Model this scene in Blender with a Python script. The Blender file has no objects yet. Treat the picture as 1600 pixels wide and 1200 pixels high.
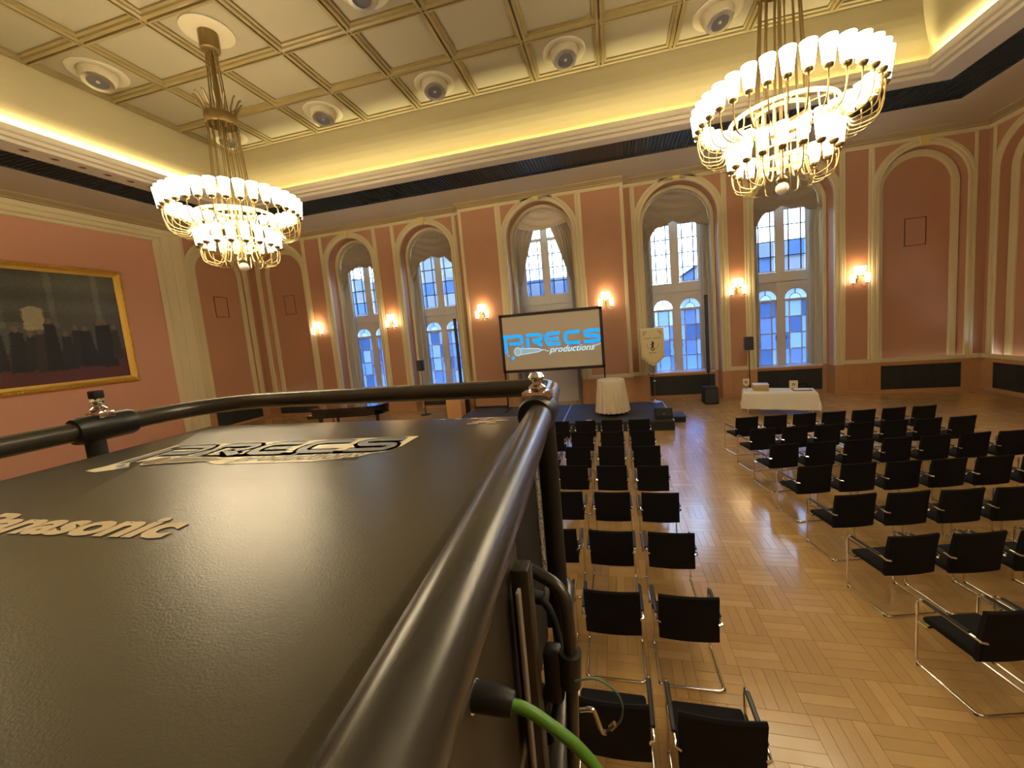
import bpy, math, random
from math import sin, cos, pi, radians, sqrt, atan2
from mathutils import Vector, Matrix
random.seed(7)
S = bpy.context.scene
COL = S.collection

# ---------------------------------------------------------------- camera, world, lights, exposure
cam_d = bpy.data.cameras.new('camera'); cam = bpy.data.objects.new('camera', cam_d); COL.objects.link(cam)
Rv = Vector((0.97167506, 0.22065332, -0.08461497)); Uv = Vector((0.05964586, 0.11747387, 0.99128314)); Fv = Vector((-0.22866996, 0.96825203, -0.10098538))
m = Matrix((Rv, Uv, -Fv)).transposed().to_4x4(); m.translation = Vector((2.64525, 0, 3.3)); cam.matrix_world = m
cam_d.sensor_fit = 'HORIZONTAL'; cam_d.sensor_width = 36.0; cam_d.lens = 36.0 * 599.4 / 1600
cam_d.shift_x = -20 / 1600; cam_d.shift_y = -24 / 1600; cam_d.clip_start = 0.01; cam_d.clip_end = 300
S.camera = cam
S.view_settings.view_transform = 'Standard'; S.view_settings.look = 'None'
S.view_settings.gamma = 1; S.view_settings.use_curve_mapping = False; S.view_settings.exposure = 0.40

SHADE_POWER = 14.0      # glass shades of the chandeliers
SCONCE_POWER = 9.0
COVE_POWER = 20.0       # watts per long strip, scaled by length below
COVE_COL = (1.0, 0.84, 0.42)
world = bpy.data.worlds.new('world'); S.world = world; world.use_nodes = True
wn = world.node_tree; bg = wn.nodes['Background']
tcw = wn.nodes.new('ShaderNodeTexCoord'); sep = wn.nodes.new('ShaderNodeSeparateXYZ'); rmp = wn.nodes.new('ShaderNodeValToRGB')
wn.links.new(tcw.outputs['Generated'], sep.inputs[0]); wn.links.new(sep.outputs['Z'], rmp.inputs[0])
rmp.color_ramp.elements[0].position = 0.0; rmp.color_ramp.elements[0].color = (0.62, 0.80, 1.0, 1)
rmp.color_ramp.elements[1].position = 0.8; rmp.color_ramp.elements[1].color = (0.40, 0.62, 1.0, 1)
wn.links.new(rmp.outputs[0], bg.inputs[0]); bg.inputs[1].default_value = 9.5

def area_light(name, loc, rot, sx, sy, power, col):
    d = bpy.data.lights.new(name, 'AREA'); d.shape = 'RECTANGLE'; d.size = sx; d.size_y = sy; d.energy = power; d.color = col; d.spread = radians(130)
    o = bpy.data.objects.new(name, d); o.location = loc; o.rotation_euler = rot; COL.objects.link(o); return o
# ceiling rectangle helper numbers (hall is symmetric about y = YC)
YC = 4.355
def ymin(y): return 2 * YC - y
LX, LY, LZ = 10.35, 11.85, 8.9     # lip of the cove
for sgn in (1, -1):
    yy = LY + 0.08 if sgn > 0 else ymin(LY + 0.08)
    area_light('cove_light', (0, yy, 8.80), (pi + sgn * radians(52), 0, 0), 2 * LX, 0.05, COVE_POWER * 20, COVE_COL)
    area_light('cove_light', (sgn * (LX + 0.08), YC, 8.80), (0, -sgn * radians(180 - 52) , 0), 0.05, 2 * (LY - YC), COVE_POWER * 15, COVE_COL)

# ---------------------------------------------------------------- materials
def mat(name, col, rough=0.6, metal=0.0, noise=None, bump=None, spec=0.5, coat=0.0, emis=None, es=0.0, sheen=0.0):
    m = bpy.data.materials.new(name); m.use_nodes = True; nt = m.node_tree; b = nt.nodes['Principled BSDF']
    b.inputs['Base Color'].default_value = (*col, 1); b.inputs['Roughness'].default_value = rough; b.inputs['Metallic'].default_value = metal
    b.inputs['Specular IOR Level'].default_value = spec; b.inputs['Coat Weight'].default_value = coat
    if sheen: b.inputs['Sheen Weight'].default_value = sheen
    if emis: b.inputs['Emission Color'].default_value = (*emis, 1); b.inputs['Emission Strength'].default_value = es
    if noise or bump:
        tc = nt.nodes.new('ShaderNodeTexCoord')
    if noise:   # (scale, amount)
        n = nt.nodes.new('ShaderNodeTexNoise'); n.inputs['Scale'].default_value = noise[0]; n.inputs['Detail'].default_value = 4
        mp = nt.nodes.new('ShaderNodeMapRange'); mp.inputs['To Min'].default_value = 1 - noise[1]; mp.inputs['To Max'].default_value = 1 + noise[1]
        vm = nt.nodes.new('ShaderNodeVectorMath'); vm.operation = 'SCALE'; vm.inputs[0].default_value = col
        nt.links.new(tc.outputs['Object'], n.inputs['Vector']); nt.links.new(n.outputs['Fac'], mp.inputs['Value'])
        nt.links.new(mp.outputs[0], vm.inputs['Scale']); nt.links.new(vm.outputs[0], b.inputs['Base Color'])
    if bump:    # (scale, strength, distance)
        n = nt.nodes.new('ShaderNodeTexNoise'); n.inputs['Scale'].default_value = bump[0]; n.inputs['Detail'].default_value = 3
        bp = nt.nodes.new('ShaderNodeBump'); bp.inputs['Strength'].default_value = bump[1]; bp.inputs['Distance'].default_value = bump[2]
        nt.links.new(tc.outputs['Object'], n.inputs['Vector']); nt.links.new(n.outputs['Fac'], bp.inputs['Height']); nt.links.new(bp.outputs[0], b.inputs['Normal'])
    return m
M = {}
M['red'] = mat('terracotta_wall', (0.47, 0.25, 0.15), 0.75, noise=(0.8, 0.10))
M['pink'] = mat('salmon_wall', (0.58, 0.30, 0.195), 0.7, noise=(0.5, 0.08))
M['cream'] = mat('cream_plaster', (0.66, 0.58, 0.355), 0.6, noise=(1.5, 0.03))
M['keystone'] = mat('yellow_plaster', (0.66, 0.54, 0.22), 0.6)
M['cornice'] = mat('ochre_plaster', (0.42, 0.34, 0.19), 0.7)
M['soffit'] = mat('beige_plaster', (0.50, 0.45, 0.35), 0.7, noise=(0.7, 0.05))
M['cove'] = mat('cove_plaster', (0.35, 0.305, 0.175), 0.75, noise=(0.6, 0.03))
M['panel'] = mat('coffer_plaster', (0.245, 0.215, 0.15), 0.7, noise=(0.9, 0.04))
M['beam'] = mat('gilded_beam', (0.19, 0.145, 0.060), 0.45, noise=(3, 0.10))
M['grille'] = mat('black_grille', (0.035, 0.042, 0.046), 0.4)
M['wood'] = mat('orange_wood', (0.46, 0.25, 0.12), 0.35, noise=(6, 0.12))
M['white'] = mat('window_paint', (0.70, 0.67, 0.60), 0.45)
M['sill'] = mat('pale_marble', (0.75, 0.75, 0.72), 0.25)
M['lead'] = mat('dark_lead', (0.05, 0.05, 0.06), 0.5)
M['bar'] = mat('white_bar', (0.7, 0.72, 0.75), 0.5)
M['brass'] = mat('brass', (0.45, 0.34, 0.15), 0.33, 1.0)
M['olddbrass'] = mat('aged_brass', (0.26, 0.19, 0.08), 0.4, 0.9)
M['gold'] = mat('gilt_frame', (0.72, 0.47, 0.10), 0.42, 0.85, bump=(28, 0.9, 0.02))
M['chrome'] = mat('chrome', (0.80, 0.78, 0.74), 0.12, 1.0)
M['steel'] = mat('steel', (0.6, 0.6, 0.6), 0.3, 1.0)
M['fabric'] = mat('black_fabric', (0.0085, 0.0085, 0.0105), 0.9, bump=(260, 0.5, 0.002), spec=0.25)
M['black'] = mat('black_plastic', (0.012, 0.012, 0.013), 0.4)
M['matte'] = mat('matte_black', (0.012, 0.012, 0.012), 0.75)
M['stage'] = mat('stage_board', (0.028, 0.032, 0.036), 0.55, noise=(4, 0.2))
M['piano'] = mat('piano_lacquer', (0.006, 0.006, 0.007), 0.1, coat=0.6)
M['cloth'] = mat('cream_cloth', (0.66, 0.58, 0.44), 0.85, bump=(90, 0.2, 0.002))
M['wcloth'] = mat('white_cloth', (0.72, 0.68, 0.60), 0.85, noise=(2, 0.04))
M['curtain'] = mat('grey_curtain', (0.62, 0.55, 0.46), 0.85, noise=(5, 0.06))
M['swag'] = mat('taupe_swag', (0.36, 0.31, 0.25), 0.85, noise=(5, 0.08))
M['sheer'] = mat('sheer_curtain', (0.62, 0.60, 0.56), 0.8)
M['white_pl'] = mat('white_fixture', (0.40, 0.36, 0.26), 0.5)
M['lens'] = mat('smoked_lens', (0.09, 0.09, 0.10), 0.25)
M['case'] = mat('textured_case_paint', (0.055, 0.048, 0.030), 0.28, bump=(520, 0.16, 0.0016), spec=0.7)
M['tube'] = mat('satin_black_tube', (0.035, 0.032, 0.027), 0.27, spec=0.7, noise=(14, 0.15), bump=(40, 0.04, 0.002))
M['side'] = mat('dark_case_side', (0.035, 0.028, 0.018), 0.4)
M['green'] = mat('green_rubber', (0.10, 0.27, 0.03), 0.4)
M['teal'] = mat('teal_wire', (0.10, 0.20, 0.15), 0.4)
M['vent'] = mat('speckled_vent', (0.30, 0.27, 0.22), 0.5)
M['screen'] = mat('projection_screen', (0.55, 0.50, 0.43), 0.8)
M['frame_dk'] = mat('dark_screen_frame', (0.02, 0.012, 0.012), 0.5)
M['blue_lit'] = mat('projected_blue', (0.0, 0.1, 0.4), 0.8, emis=(0.005, 0.30, 1.0), es=0.95)
M['pale_lit'] = mat('projected_pale', (0.3, 0.4, 0.5), 0.8, emis=(0.45, 0.80, 1.0), es=0.75)
M['dim_lit'] = mat('projected_grey_blue', (0.3, 0.4, 0.5), 0.8, emis=(0.25, 0.42, 0.55), es=0.45)
M['sticker'] = mat('sticker_cream', (0.88, 0.82, 0.62), 0.45)
M['sticker_blue'] = mat('sticker_grey_blue', (0.20, 0.23, 0.28), 0.45)
M['sticker_brown'] = mat('sticker_brown', (0.20, 0.15, 0.09), 0.45)
M['emboss'] = mat('brand_lettering', (0.70, 0.58, 0.38), 0.35)
M['banner'] = mat('banner_cloth', (0.66, 0.56, 0.33), 0.8)
M['banner_dk'] = mat('banner_print', (0.33, 0.27, 0.17), 0.8)
M['ink'] = mat('black_print', (0.02, 0.02, 0.02), 0.7)
M['paper'] = mat('white_paper', (0.75, 0.76, 0.78), 0.6)
M['card'] = mat('kraft_card', (0.45, 0.33, 0.16), 0.6)
M['leather'] = mat('brown_cover', (0.25, 0.11, 0.05), 0.5)
M['bottle'] = mat('dark_bottle', (0.01, 0.02, 0.02), 0.1)
M['plywood'] = mat('light_wood', (0.55, 0.30, 0.12), 0.5)
M['line'] = mat('dark_red_line', (0.12, 0.03, 0.02), 0.6)
M['shade'] = mat('glass_shade_lit', (0.9, 0.85, 0.7), 0.4, emis=(1.0, 0.83, 0.56), es=SHADE_POWER)
M['sshade'] = mat('sconce_shade_lit', (0.9, 0.8, 0.6), 0.4, emis=(1.0, 0.74, 0.45), es=SCONCE_POWER)
M['crystal'] = mat('glass_ball', (0.8, 0.8, 0.7), 0.1, spec=0.8)
M['stone'] = mat('outside_stone', (0.085, 0.095, 0.12), 0.8, noise=(0.7, 0.35))
M['roof'] = mat('outside_slate', (0.06, 0.08, 0.12), 0.7, noise=(1.5, 0.3))
M['darkpane'] = mat('outside_window', (0.06, 0.08, 0.12), 0.2)
M['street'] = mat('outside_ground', (0.10, 0.11, 0.12), 0.9, noise=(0.3, 0.2))
M['bark'] = mat('outside_bark', (0.05, 0.05, 0.055), 0.9)
M['ledstrip'] = mat('led_strip', (0.9, 0.8, 0.5), 0.5, emis=COVE_COL, es=6)

def glass(name, tint, rough_mix=0.10, diff=0.0):
    m = bpy.data.materials.new(name); m.use_nodes = True; nt = m.node_tree; nt.nodes.clear()
    out = nt.nodes.new('ShaderNodeOutputMaterial'); tr = nt.nodes.new('ShaderNodeBsdfTransparent'); gl = nt.nodes.new('ShaderNodeBsdfGlossy')
    tl = nt.nodes.new('ShaderNodeBsdfTranslucent'); mx = nt.nodes.new('ShaderNodeMixShader'); mx2 = nt.nodes.new('ShaderNodeMixShader')
    tr.inputs[0].default_value = (*tint, 1); gl.inputs['Roughness'].default_value = 0.08; tl.inputs[0].default_value = (*tint, 1)
    mx2.inputs[0].default_value = diff; nt.links.new(tr.outputs[0], mx2.inputs[1]); nt.links.new(tl.outputs[0], mx2.inputs[2])
    mx.inputs[0].default_value = rough_mix; nt.links.new(mx2.outputs[0], mx.inputs[1]); nt.links.new(gl.outputs[0], mx.inputs[2])
    nt.links.new(mx.outputs[0], out.inputs[0]); return m
G_CLEAR = [glass('clear_pane', (0.95, 0.98, 1.0), 0.06), glass('clear_pane_cool', (0.60, 0.76, 1.0), 0.06)]
G_BLUE = [glass('pane_blue_pale', (0.42, 0.52, 0.70), 0.08, 0.45), glass('pane_blue_mid', (0.30, 0.38, 0.55), 0.08, 0.45),
          glass('pane_blue_grey', (0.22, 0.30, 0.46), 0.08, 0.45), glass('pane_blue', (0.34, 0.46, 0.70), 0.08, 0.45)]

# parquet material: tone from attribute
def parquet_mat():
    m = bpy.data.materials.new('oiled_oak_parquet'); m.use_nodes = True; nt = m.node_tree; b = nt.nodes['Principled BSDF']
    at = nt.nodes.new('ShaderNodeAttribute'); at.attribute_name = 'tone'
    r = nt.nodes.new('ShaderNodeValToRGB'); e = r.color_ramp.elements
    e[0].position = 0; e[0].color = (0.38, 0.235, 0.095, 1); e[1].position = 1; e[1].color = (0.60, 0.40, 0.18, 1)
    x = e.new(0.55); x.color = (0.48, 0.305, 0.125, 1)
    tc = nt.nodes.new('ShaderNodeTexCoord'); n = nt.nodes.new('ShaderNodeTexNoise'); n.inputs['Scale'].default_value = 9; n.inputs['Detail'].default_value = 5
    mp = nt.nodes.new('ShaderNodeMapRange'); mp.inputs['To Min'].default_value = -0.15; mp.inputs['To Max'].default_value = 0.15
    ad = nt.nodes.new('ShaderNodeMath'); ad.operation = 'ADD'
    nt.links.new(tc.outputs['Object'], n.inputs['Vector']); nt.links.new(n.outputs['Fac'], mp.inputs['Value'])
    nt.links.new(at.outputs['Fac'], ad.inputs[0]); nt.links.new(mp.outputs[0], ad.inputs[1]); nt.links.new(ad.outputs[0], r.inputs[0])
    nt.links.new(r.outputs[0], b.inputs['Base Color'])
    b.inputs['Roughness'].default_value = 0.21; b.inputs['Specular IOR Level'].default_value = 0.55; b.inputs['Coat Weight'].default_value = 0.4; b.inputs['Coat Roughness'].default_value = 0.15
    n2 = nt.nodes.new('ShaderNodeTexNoise'); n2.inputs['Scale'].default_value = 2.2; bm = nt.nodes.new('ShaderNodeBump'); bm.inputs['Strength'].default_value = 0.10; bm.inputs['Distance'].default_value = 0.005
    nt.links.new(tc.outputs['Object'], n2.inputs['Vector']); nt.links.new(n2.outputs['Fac'], bm.inputs['Height']); nt.links.new(bm.outputs[0], b.inputs['Normal'])
    return m
M['parquet'] = parquet_mat()

# ---------------------------------------------------------------- mesh helpers
class MB:
    def __init__(self, f=None): self.v = []; self.f = []; self.m = f
    def add(self, vs, fs):
        o = len(self.v)
        self.v += [self.m(*p) for p in vs] if self.m else [tuple(p) for p in vs]
        self.f += [tuple(i + o for i in q) for q in fs]
    def quad(self, a, b, c, d): self.add([a, b, c, d], [(0, 1, 2, 3)])
    def box(self, x0, y0, z0, x1, y1, z1):
        self.add([(x0, y0, z0), (x1, y0, z0), (x1, y1, z0), (x0, y1, z0), (x0, y0, z1), (x1, y0, z1), (x1, y1, z1), (x0, y1, z1)],
                 [(3, 2, 1, 0), (4, 5, 6, 7), (0, 1, 5, 4), (1, 2, 6, 5), (2, 3, 7, 6), (3, 0, 4, 7)])
    def cbox(self, x0, y0, z0, x1, y1, z1, c=0.01, rot=None, n=2):
        # rounded box: superellipse-like, outline rounded in the two larger axes through corner arcs
        pts = []
        cx, cy, cz = (x0 + x1) / 2, (y0 + y1) / 2, (z0 + z1) / 2
        hx, hy, hz = abs(x1 - x0) / 2, abs(y1 - y0) / 2, abs(z1 - z0) / 2
        c = min(c, hx * .99, hy * .99, hz * .99)
        rings = []
        lat = [-pi / 2 + pi / 2 * i / n for i in range(n + 1)] + [pi / 2 * i / n for i in range(n + 1)]
        for li, la in enumerate(lat):
            zc = (-hz + c if li <= n else hz - c) + c * sin(la); rr = c * cos(la); ring = []
            for q, (sx, sy) in enumerate(((1, 1), (-1, 1), (-1, -1), (1, -1))):
                for i in range(n + 1):
                    a = pi / 2 * q + pi / 2 * i / n
                    ring.append((cx + sx * (hx - c) + rr * cos(a), cy + sy * (hy - c) + rr * sin(a), cz + zc))
            rings.append(ring)
        L = len(rings[0]); vs = [p for r in rings for p in r]; fs = []
        for k in range(len(rings) - 1):
            for i in range(L): j = (i + 1) % L; fs.append((k * L + i, k * L + j, (k + 1) * L + j, (k + 1) * L + i))
        fs.append(tuple(range(L - 1, -1, -1))); fs.append(tuple((len(rings) - 1) * L + i for i in range(L)))
        if rot is not None:
            vs = [tuple(rot @ Vector(p)) for p in vs]
        self.add(vs, fs)
    def tube(self, pts, r, n=8, cap=True, closed=False):
        P = [Vector(p) for p in pts]; N = len(P); rs = r if isinstance(r, (list, tuple)) else [r] * N
        prev = None; vs = []
        for i, p in enumerate(P):
            if closed: t = (P[(i + 1) % N] - P[i - 1])
            else: t = (P[min(i + 1, N - 1)] - P[max(i - 1, 0)])
            t = t.normalized() if t.length > 1e-9 else Vector((0, 0, 1))
            if prev is None: u = t.orthogonal().normalized()
            else:
                u = prev - t * prev.dot(t); u = u.normalized() if u.length > 1e-6 else t.orthogonal().normalized()
            prev = u; w = t.cross(u)
            for k in range(n):
                a = 2 * pi * k / n; q = p + (u * cos(a) + w * sin(a)) * rs[i]; vs.append(tuple(q))
        fs = []
        for i in range(N if closed else N - 1):
            for k in range(n):
                a, b = i * n + k, i * n + (k + 1) % n; c2, d = ((i + 1) % N) * n + (k + 1) % n, ((i + 1) % N) * n + k
                fs.append((a, b, c2, d))
        if cap and not closed: fs.append(tuple(range(n - 1, -1, -1))); fs.append(tuple((N - 1) * n + k for k in range(n)))
        self.add(vs, fs)
    def lathe(self, prof, c=(0, 0, 0), n=16, axis=None, wav=None):
        vs = []; fs = []
        for j, (r, z) in enumerate(prof):
            for k in range(n):
                a = 2 * pi * k / n; rr = r * (1 + wav(a, j) if wav else 1)
                p = Vector((rr * cos(a), rr * sin(a), z))
                if axis is not None: p = axis @ p
                vs.append((p.x + c[0], p.y + c[1], p.z + c[2]))
        for j in range(len(prof) - 1):
            for k in range(n): fs.append((j * n + k, j * n + (k + 1) % n, (j + 1) * n + (k + 1) % n, (j + 1) * n + k))
        closed_ = prof[0] == prof[-1]
        if prof[0][0] > 1e-6 and not closed_: fs.append(tuple(range(n - 1, -1, -1)))
        if prof[-1][0] > 1e-6 and not closed_: fs.append(tuple((len(prof) - 1) * n + k for k in range(n)))
        self.add(vs, fs)
    def prism(self, poly, h0, h1, plane='xy'):
        n = len(poly)
        def P(a, b, h): return (a, b, h) if plane == 'xy' else ((a, h, b) if plane == 'xz' else (h, a, b))
        self.add([P(a, b, h0) for a, b in poly] + [P(a, b, h1) for a, b in poly],
                 [tuple(range(n - 1, -1, -1)), tuple(range(n, 2 * n))] + [(i, (i + 1) % n, n + (i + 1) % n, n + i) for i in range(n)])
    def build(self, name, mt, parent=None, loc=(0, 0, 0), rz=0.0, smooth=35, kind=None):
        me = bpy.data.meshes.new(name); me.from_pydata(self.v, [], self.f); me.update()
        me.materials.append(M[mt] if isinstance(mt, str) else mt)
        if smooth:
            me.polygons.foreach_set('use_smooth', [True] * len(me.polygons))
            me.set_sharp_from_angle(angle=radians(smooth))
        o = bpy.data.objects.new(name, me); COL.objects.link(o); o.location = loc; o.rotation_euler = (0, 0, rz)
        if parent: o.parent = parent
        if kind: o['kind'] = kind
        return o
def fix_normals(o):
    import bmesh
    b = bmesh.new(); b.from_mesh(o.data); bmesh.ops.recalc_face_normals(b, faces=b.faces); b.to_mesh(o.data); b.free(); return o
def tag(o, label, cat, group=None, kind=None):
    o['label'] = label; o['category'] = cat
    if group: o['group'] = group
    if kind: o['kind'] = kind
    return o
def thing(name, label, cat, loc=(0, 0, 0), rz=0.0, group=None):
    o = bpy.data.objects.new(name, None); COL.objects.link(o); o.location = loc; o.rotation_euler = (0, 0, rz); o.empty_display_size = 0.1
    return tag(o, label, cat, group)
def struct(name, loc=(0, 0, 0)):
    o = bpy.data.objects.new(name, None); COL.objects.link(o); o.location = loc; o['kind'] = 'structure'; return o
def dup(root, loc, rz, label=None, group=None):
    r = root.copy(); COL.objects.link(r); r.location = loc; r.rotation_euler = (0, 0, rz)
    if label: r['label'] = label
    if group: r['group'] = group
    for ch in list(root.children):
        c = ch.copy(); COL.objects.link(c); c.parent = r
        for g in list(ch.children):
            d = g.copy(); COL.objects.link(d); d.parent = c
    return r
def smooth_path(ctrl, n=6):
    P = [Vector(p) for p in ctrl]; out = []
    for i in range(len(P) - 1):
        p0 = P[max(i - 1, 0)]; p1 = P[i]; p2 = P[i + 1]; p3 = P[min(i + 2, len(P) - 1)]
        for k in range(n):
            t = k / n; out.append(0.5 * ((2 * p1) + (p2 - p0) * t + (2 * p0 - 5 * p1 + 4 * p2 - p3) * t * t + (3 * p1 - p0 - 3 * p2 + p3) * t ** 3))
    out.append(P[-1]); return out
def fillet(ctrl, r, n=5):
    P = [Vector(p) for p in ctrl]; out = [P[0]]
    for i in range(1, len(P) - 1):
        a = (P[i - 1] - P[i]); b = (P[i + 1] - P[i]); rr = min(r, a.length * .49, b.length * .49)
        s = P[i] + a.normalized() * rr; e = P[i] + b.normalized() * rr
        for k in range(n + 1):
            t = k / n; out.append(s * (1 - t) ** 2 + P[i] * 2 * t * (1 - t) + e * t * t)
    out.append(P[-1]); return out

W, D, ZT, ZD = 14.6, 15.86, 8.47, 1.08      # half width, window wall distance, wall top, dado top
YB = ymin(D)

# ---------------------------------------------------------------- floor (parquet)
floor = struct('floor')
fb = MB(); fb.box(-W - 0.6, YB - 0.3, -0.12, W + 0.6, D + 1.6, -0.006); fb.build('subfloor', mat('dark_joint', (0.22, 0.12, 0.045), 0.7), floor, smooth=0)
def plank(mb, tones, x0, y0, x1, y1, seed):
    g = 0.0005; b = 0.0010
    o = len(mb.v); x0 += g; y0 += g; x1 -= g; y1 -= g
    mb.v += [(x0, y0, -0.008), (x1, y0, -0.008), (x1, y1, -0.008), (x0, y1, -0.008), (x0 + b, y0 + b, 0), (x1 - b, y0 + b, 0), (x1 - b, y1 - b, 0), (x0 + b, y1 - b, 0)]
    mb.f += [tuple(i + o for i in q) for q in ((4, 5, 6, 7), (0, 1, 5, 4), (1, 2, 6, 5), (2, 3, 7, 6), (3, 0, 4, 7))]
    tones += [seed] * 8
def build_planks(mb, tones, name, kind=None):
    me = bpy.data.meshes.new(name); me.from_pydata(mb.v, [], mb.f); me.update(); me.materials.append(M['parquet'])
    a = me.attributes.new('tone', 'FLOAT', 'POINT'); a.data.foreach_set('value', tones)
    o = bpy.data.objects.new(name, me); COL.objects.link(o); o.parent = floor
    if kind: o['kind'] = kind
    return o
rest = MB(); rt = []; Bk = 0.40; rnd = random.Random(3)
ix0, ix1 = int(-W / Bk) - 1, int(W / Bk) + 1
for i in range(ix0, ix1):
    for j in range(int(YB / Bk) - 1, int((D + 1.2) / Bk) + 1):
        x, y = i * Bk, j * Bk
        if x + Bk > W + 0.2 or x < -W - 0.2: continue
        single = (3.55 < x + .2 < 5.6 and 2.3 < y + .2 < 8.3)
        for k in range(4):
            t = min(1, max(0, rnd.gauss(0.55, 0.11))) if rnd.random() > 0.05 else 0.85
            a = (x + k * Bk / 4, y, x + (k + 1) * Bk / 4, y + Bk) if (i + j) % 2 else (x, y + k * Bk / 4, x + Bk, y + (k + 1) * Bk / 4)
            if single: mb = MB(); tt = []; plank(mb, tt, *a, t); build_planks(mb, tt, 'parquet_plank')
            else: plank(rest, rt, *a, t)
build_planks(rest, rt, 'distant_parquet', 'stuff')

# ---------------------------------------------------------------- ceiling
ceil = struct('ceiling')
def ring(prof, name, mt, parent=ceil):    # prof: list of (x, y, z)
    mb = MB()
    for (x0, y0, z0), (x1, y1, z1) in zip(prof[:-1], prof[1:]):
        a = [(-x0, y0, z0), (x0, y0, z0), (x0, ymin(y0), z0), (-x0, ymin(y0), z0)]
        b = [(-x1, y1, z1), (x1, y1, z1), (x1, ymin(y1), z1), (-x1, ymin(y1), z1)]
        for i in range(4): j = (i + 1) % 4; mb.quad(a[i], a[j], b[j], b[i])
    return mb.build(name, mt, parent, smooth=30)
ring([(W + .2, D + .2, 8.60), (12.37, 13.78, 8.60), (12.37, 13.78, 8.60)], 'soffit', 'soffit')
ring([(12.37, 13.78, 8.60), (12.37, 13.78, 8.66), (11.25, 12.48, 8.66), (11.25, 12.48, 8.60)], 'air_slot', 'grille')
mb = MB()      # slats inside the slot
x = -12.3
while x < 12.3:
    for yy in (12.48, ymin(13.78)): mb.box(x, yy, 8.615, x + 0.012, yy + 1.3, 8.655)
    x += 0.11
y = ymin(12.4)
while y < 12.4:
    for xx in (-12.37, 11.25): mb.box(xx, y, 8.615, xx + 1.12, y + 0.012, 8.655)
    y += 0.11
mb.build('slot_slats', 'grille', ceil, smooth=0, kind='stuff')
ring([(11.25, 12.48, 8.60), (10.62, 12.10, 8.60), (10.60, 12.08, 8.68), (10.48, 11.96, 8.68), (10.46, 11.94, 8.76), (10.37, 11.87, 8.78), (LX, LY, LZ), (LX + .04, LY + .04, LZ), (LX + .04, LY + .04, 8.76), (LX + .42, LY + .38, 8.76)], 'cove_lip', 'soffit')
cp = []
for k in range(11):
    t = k / 10; a = t * pi / 2
    cp.append((10.11 + .66 * (1 - sin(a)), 11.69 + .54 * (1 - sin(a)), 8.76 + 1.54 * (1 - cos(a)) ** 0.8 if k else 8.76))
cp = [(10.11 + (10.77 - 10.11) * (1 - t) ** 2, 11.69 + (12.23 - 11.69) * (1 - t) ** 2, 8.76 + 1.54 * t) for t in [i / 10 for i in range(11)]]
ring(cp, 'cove', 'cove')
NX, NY, PX, PY = 11, 9, 2 * 10.11 / 11, 1.63
GY0 = 11.69
mb = MB(); mb.box(-PX / 2, -PY / 2, 0, PX / 2, PY / 2, 0.03); pan0 = mb.build('coffer_panel', 'panel', ceil, loc=(0, 0, 0), smooth=0)
first = True
for i in range(NX):
    for j in range(NY):
        o = pan0 if first else pan0.copy()
        if not first: COL.objects.link(o)
        first = False; o.location = (-10.11 + (i + .5) * PX, GY0 - (j + .5) * PY, 10.40)
bp_ = [(-.155, 10.42), (-.150, 10.36), (-.10, 10.345), (-.085, 10.305), (-.055, 10.29), (-.025, 10.285), (-.018, 10.345), (.018, 10.345), (.025, 10.285), (.055, 10.29), (.085, 10.305), (.10, 10.345), (.150, 10.36), (.155, 10.42)]
for i in range(NX + 1):
    mb = MB(); x = -10.11 + i * PX
    for (a, za), (b, zb) in zip(bp_[:-1], bp_[1:]): mb.quad((x + a, GY0 + .1, za), (x + b, GY0 + .1, zb), (x + b, GY0 - NY * PY - .1, zb), (x + a, GY0 - NY * PY - .1, za))
    mb.build('ceiling_beam', 'beam', ceil, smooth=0)
for j in range(NY + 1):
    mb = MB(); y = GY0 - j * PY
    for (a, za), (b, zb) in zip(bp_[:-1], bp_[1:]): mb.quad((-10.2, y + a, za), (-10.2, y + b, zb), (10.2, y + b, zb), (10.2, y + a, za))
    mb.build('ceiling_beam', 'beam', ceil, smooth=0)
mb = MB(); mb.box(-W - .5, YB - .5, 10.6, W + .5, D + 1.5, 10.8); mb.build('roof_slab', 'soffit', ceil, smooth=0)
# small recessed spots in the soffit, left side
mb = MB(); mb.lathe([(0.10, 0.0), (0.10, -0.012), (0.075, -0.012), (0.07, 0.0)], n=16); 
sp0 = thing('recessed_spot', '', 'spotlight', (-10.88, 6.9, 8.60)); mb.build('trim_ring', 'cornice', sp0)
mb = MB(); mb.lathe([(0.075, -0.004), (0.0, -0.002)], n=16); mb.build('lamp_opening', 'line', sp0)
names = ['nearest the camera', 'second from the camera', 'third from the camera', 'fourth from the camera', 'fifth from the camera', 'sixth, farthest and nearest the corner']
for k in range(6):
    lab = 'small round recessed ceiling spot above the painting wall, ' + names[k]
    if k == 0: sp0['label'] = lab; sp0['group'] = 'recessed spots in the soffit'
    else: dup(sp0, (-10.88, 6.9 + .53 * k, 8.60), 0, lab)

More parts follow.
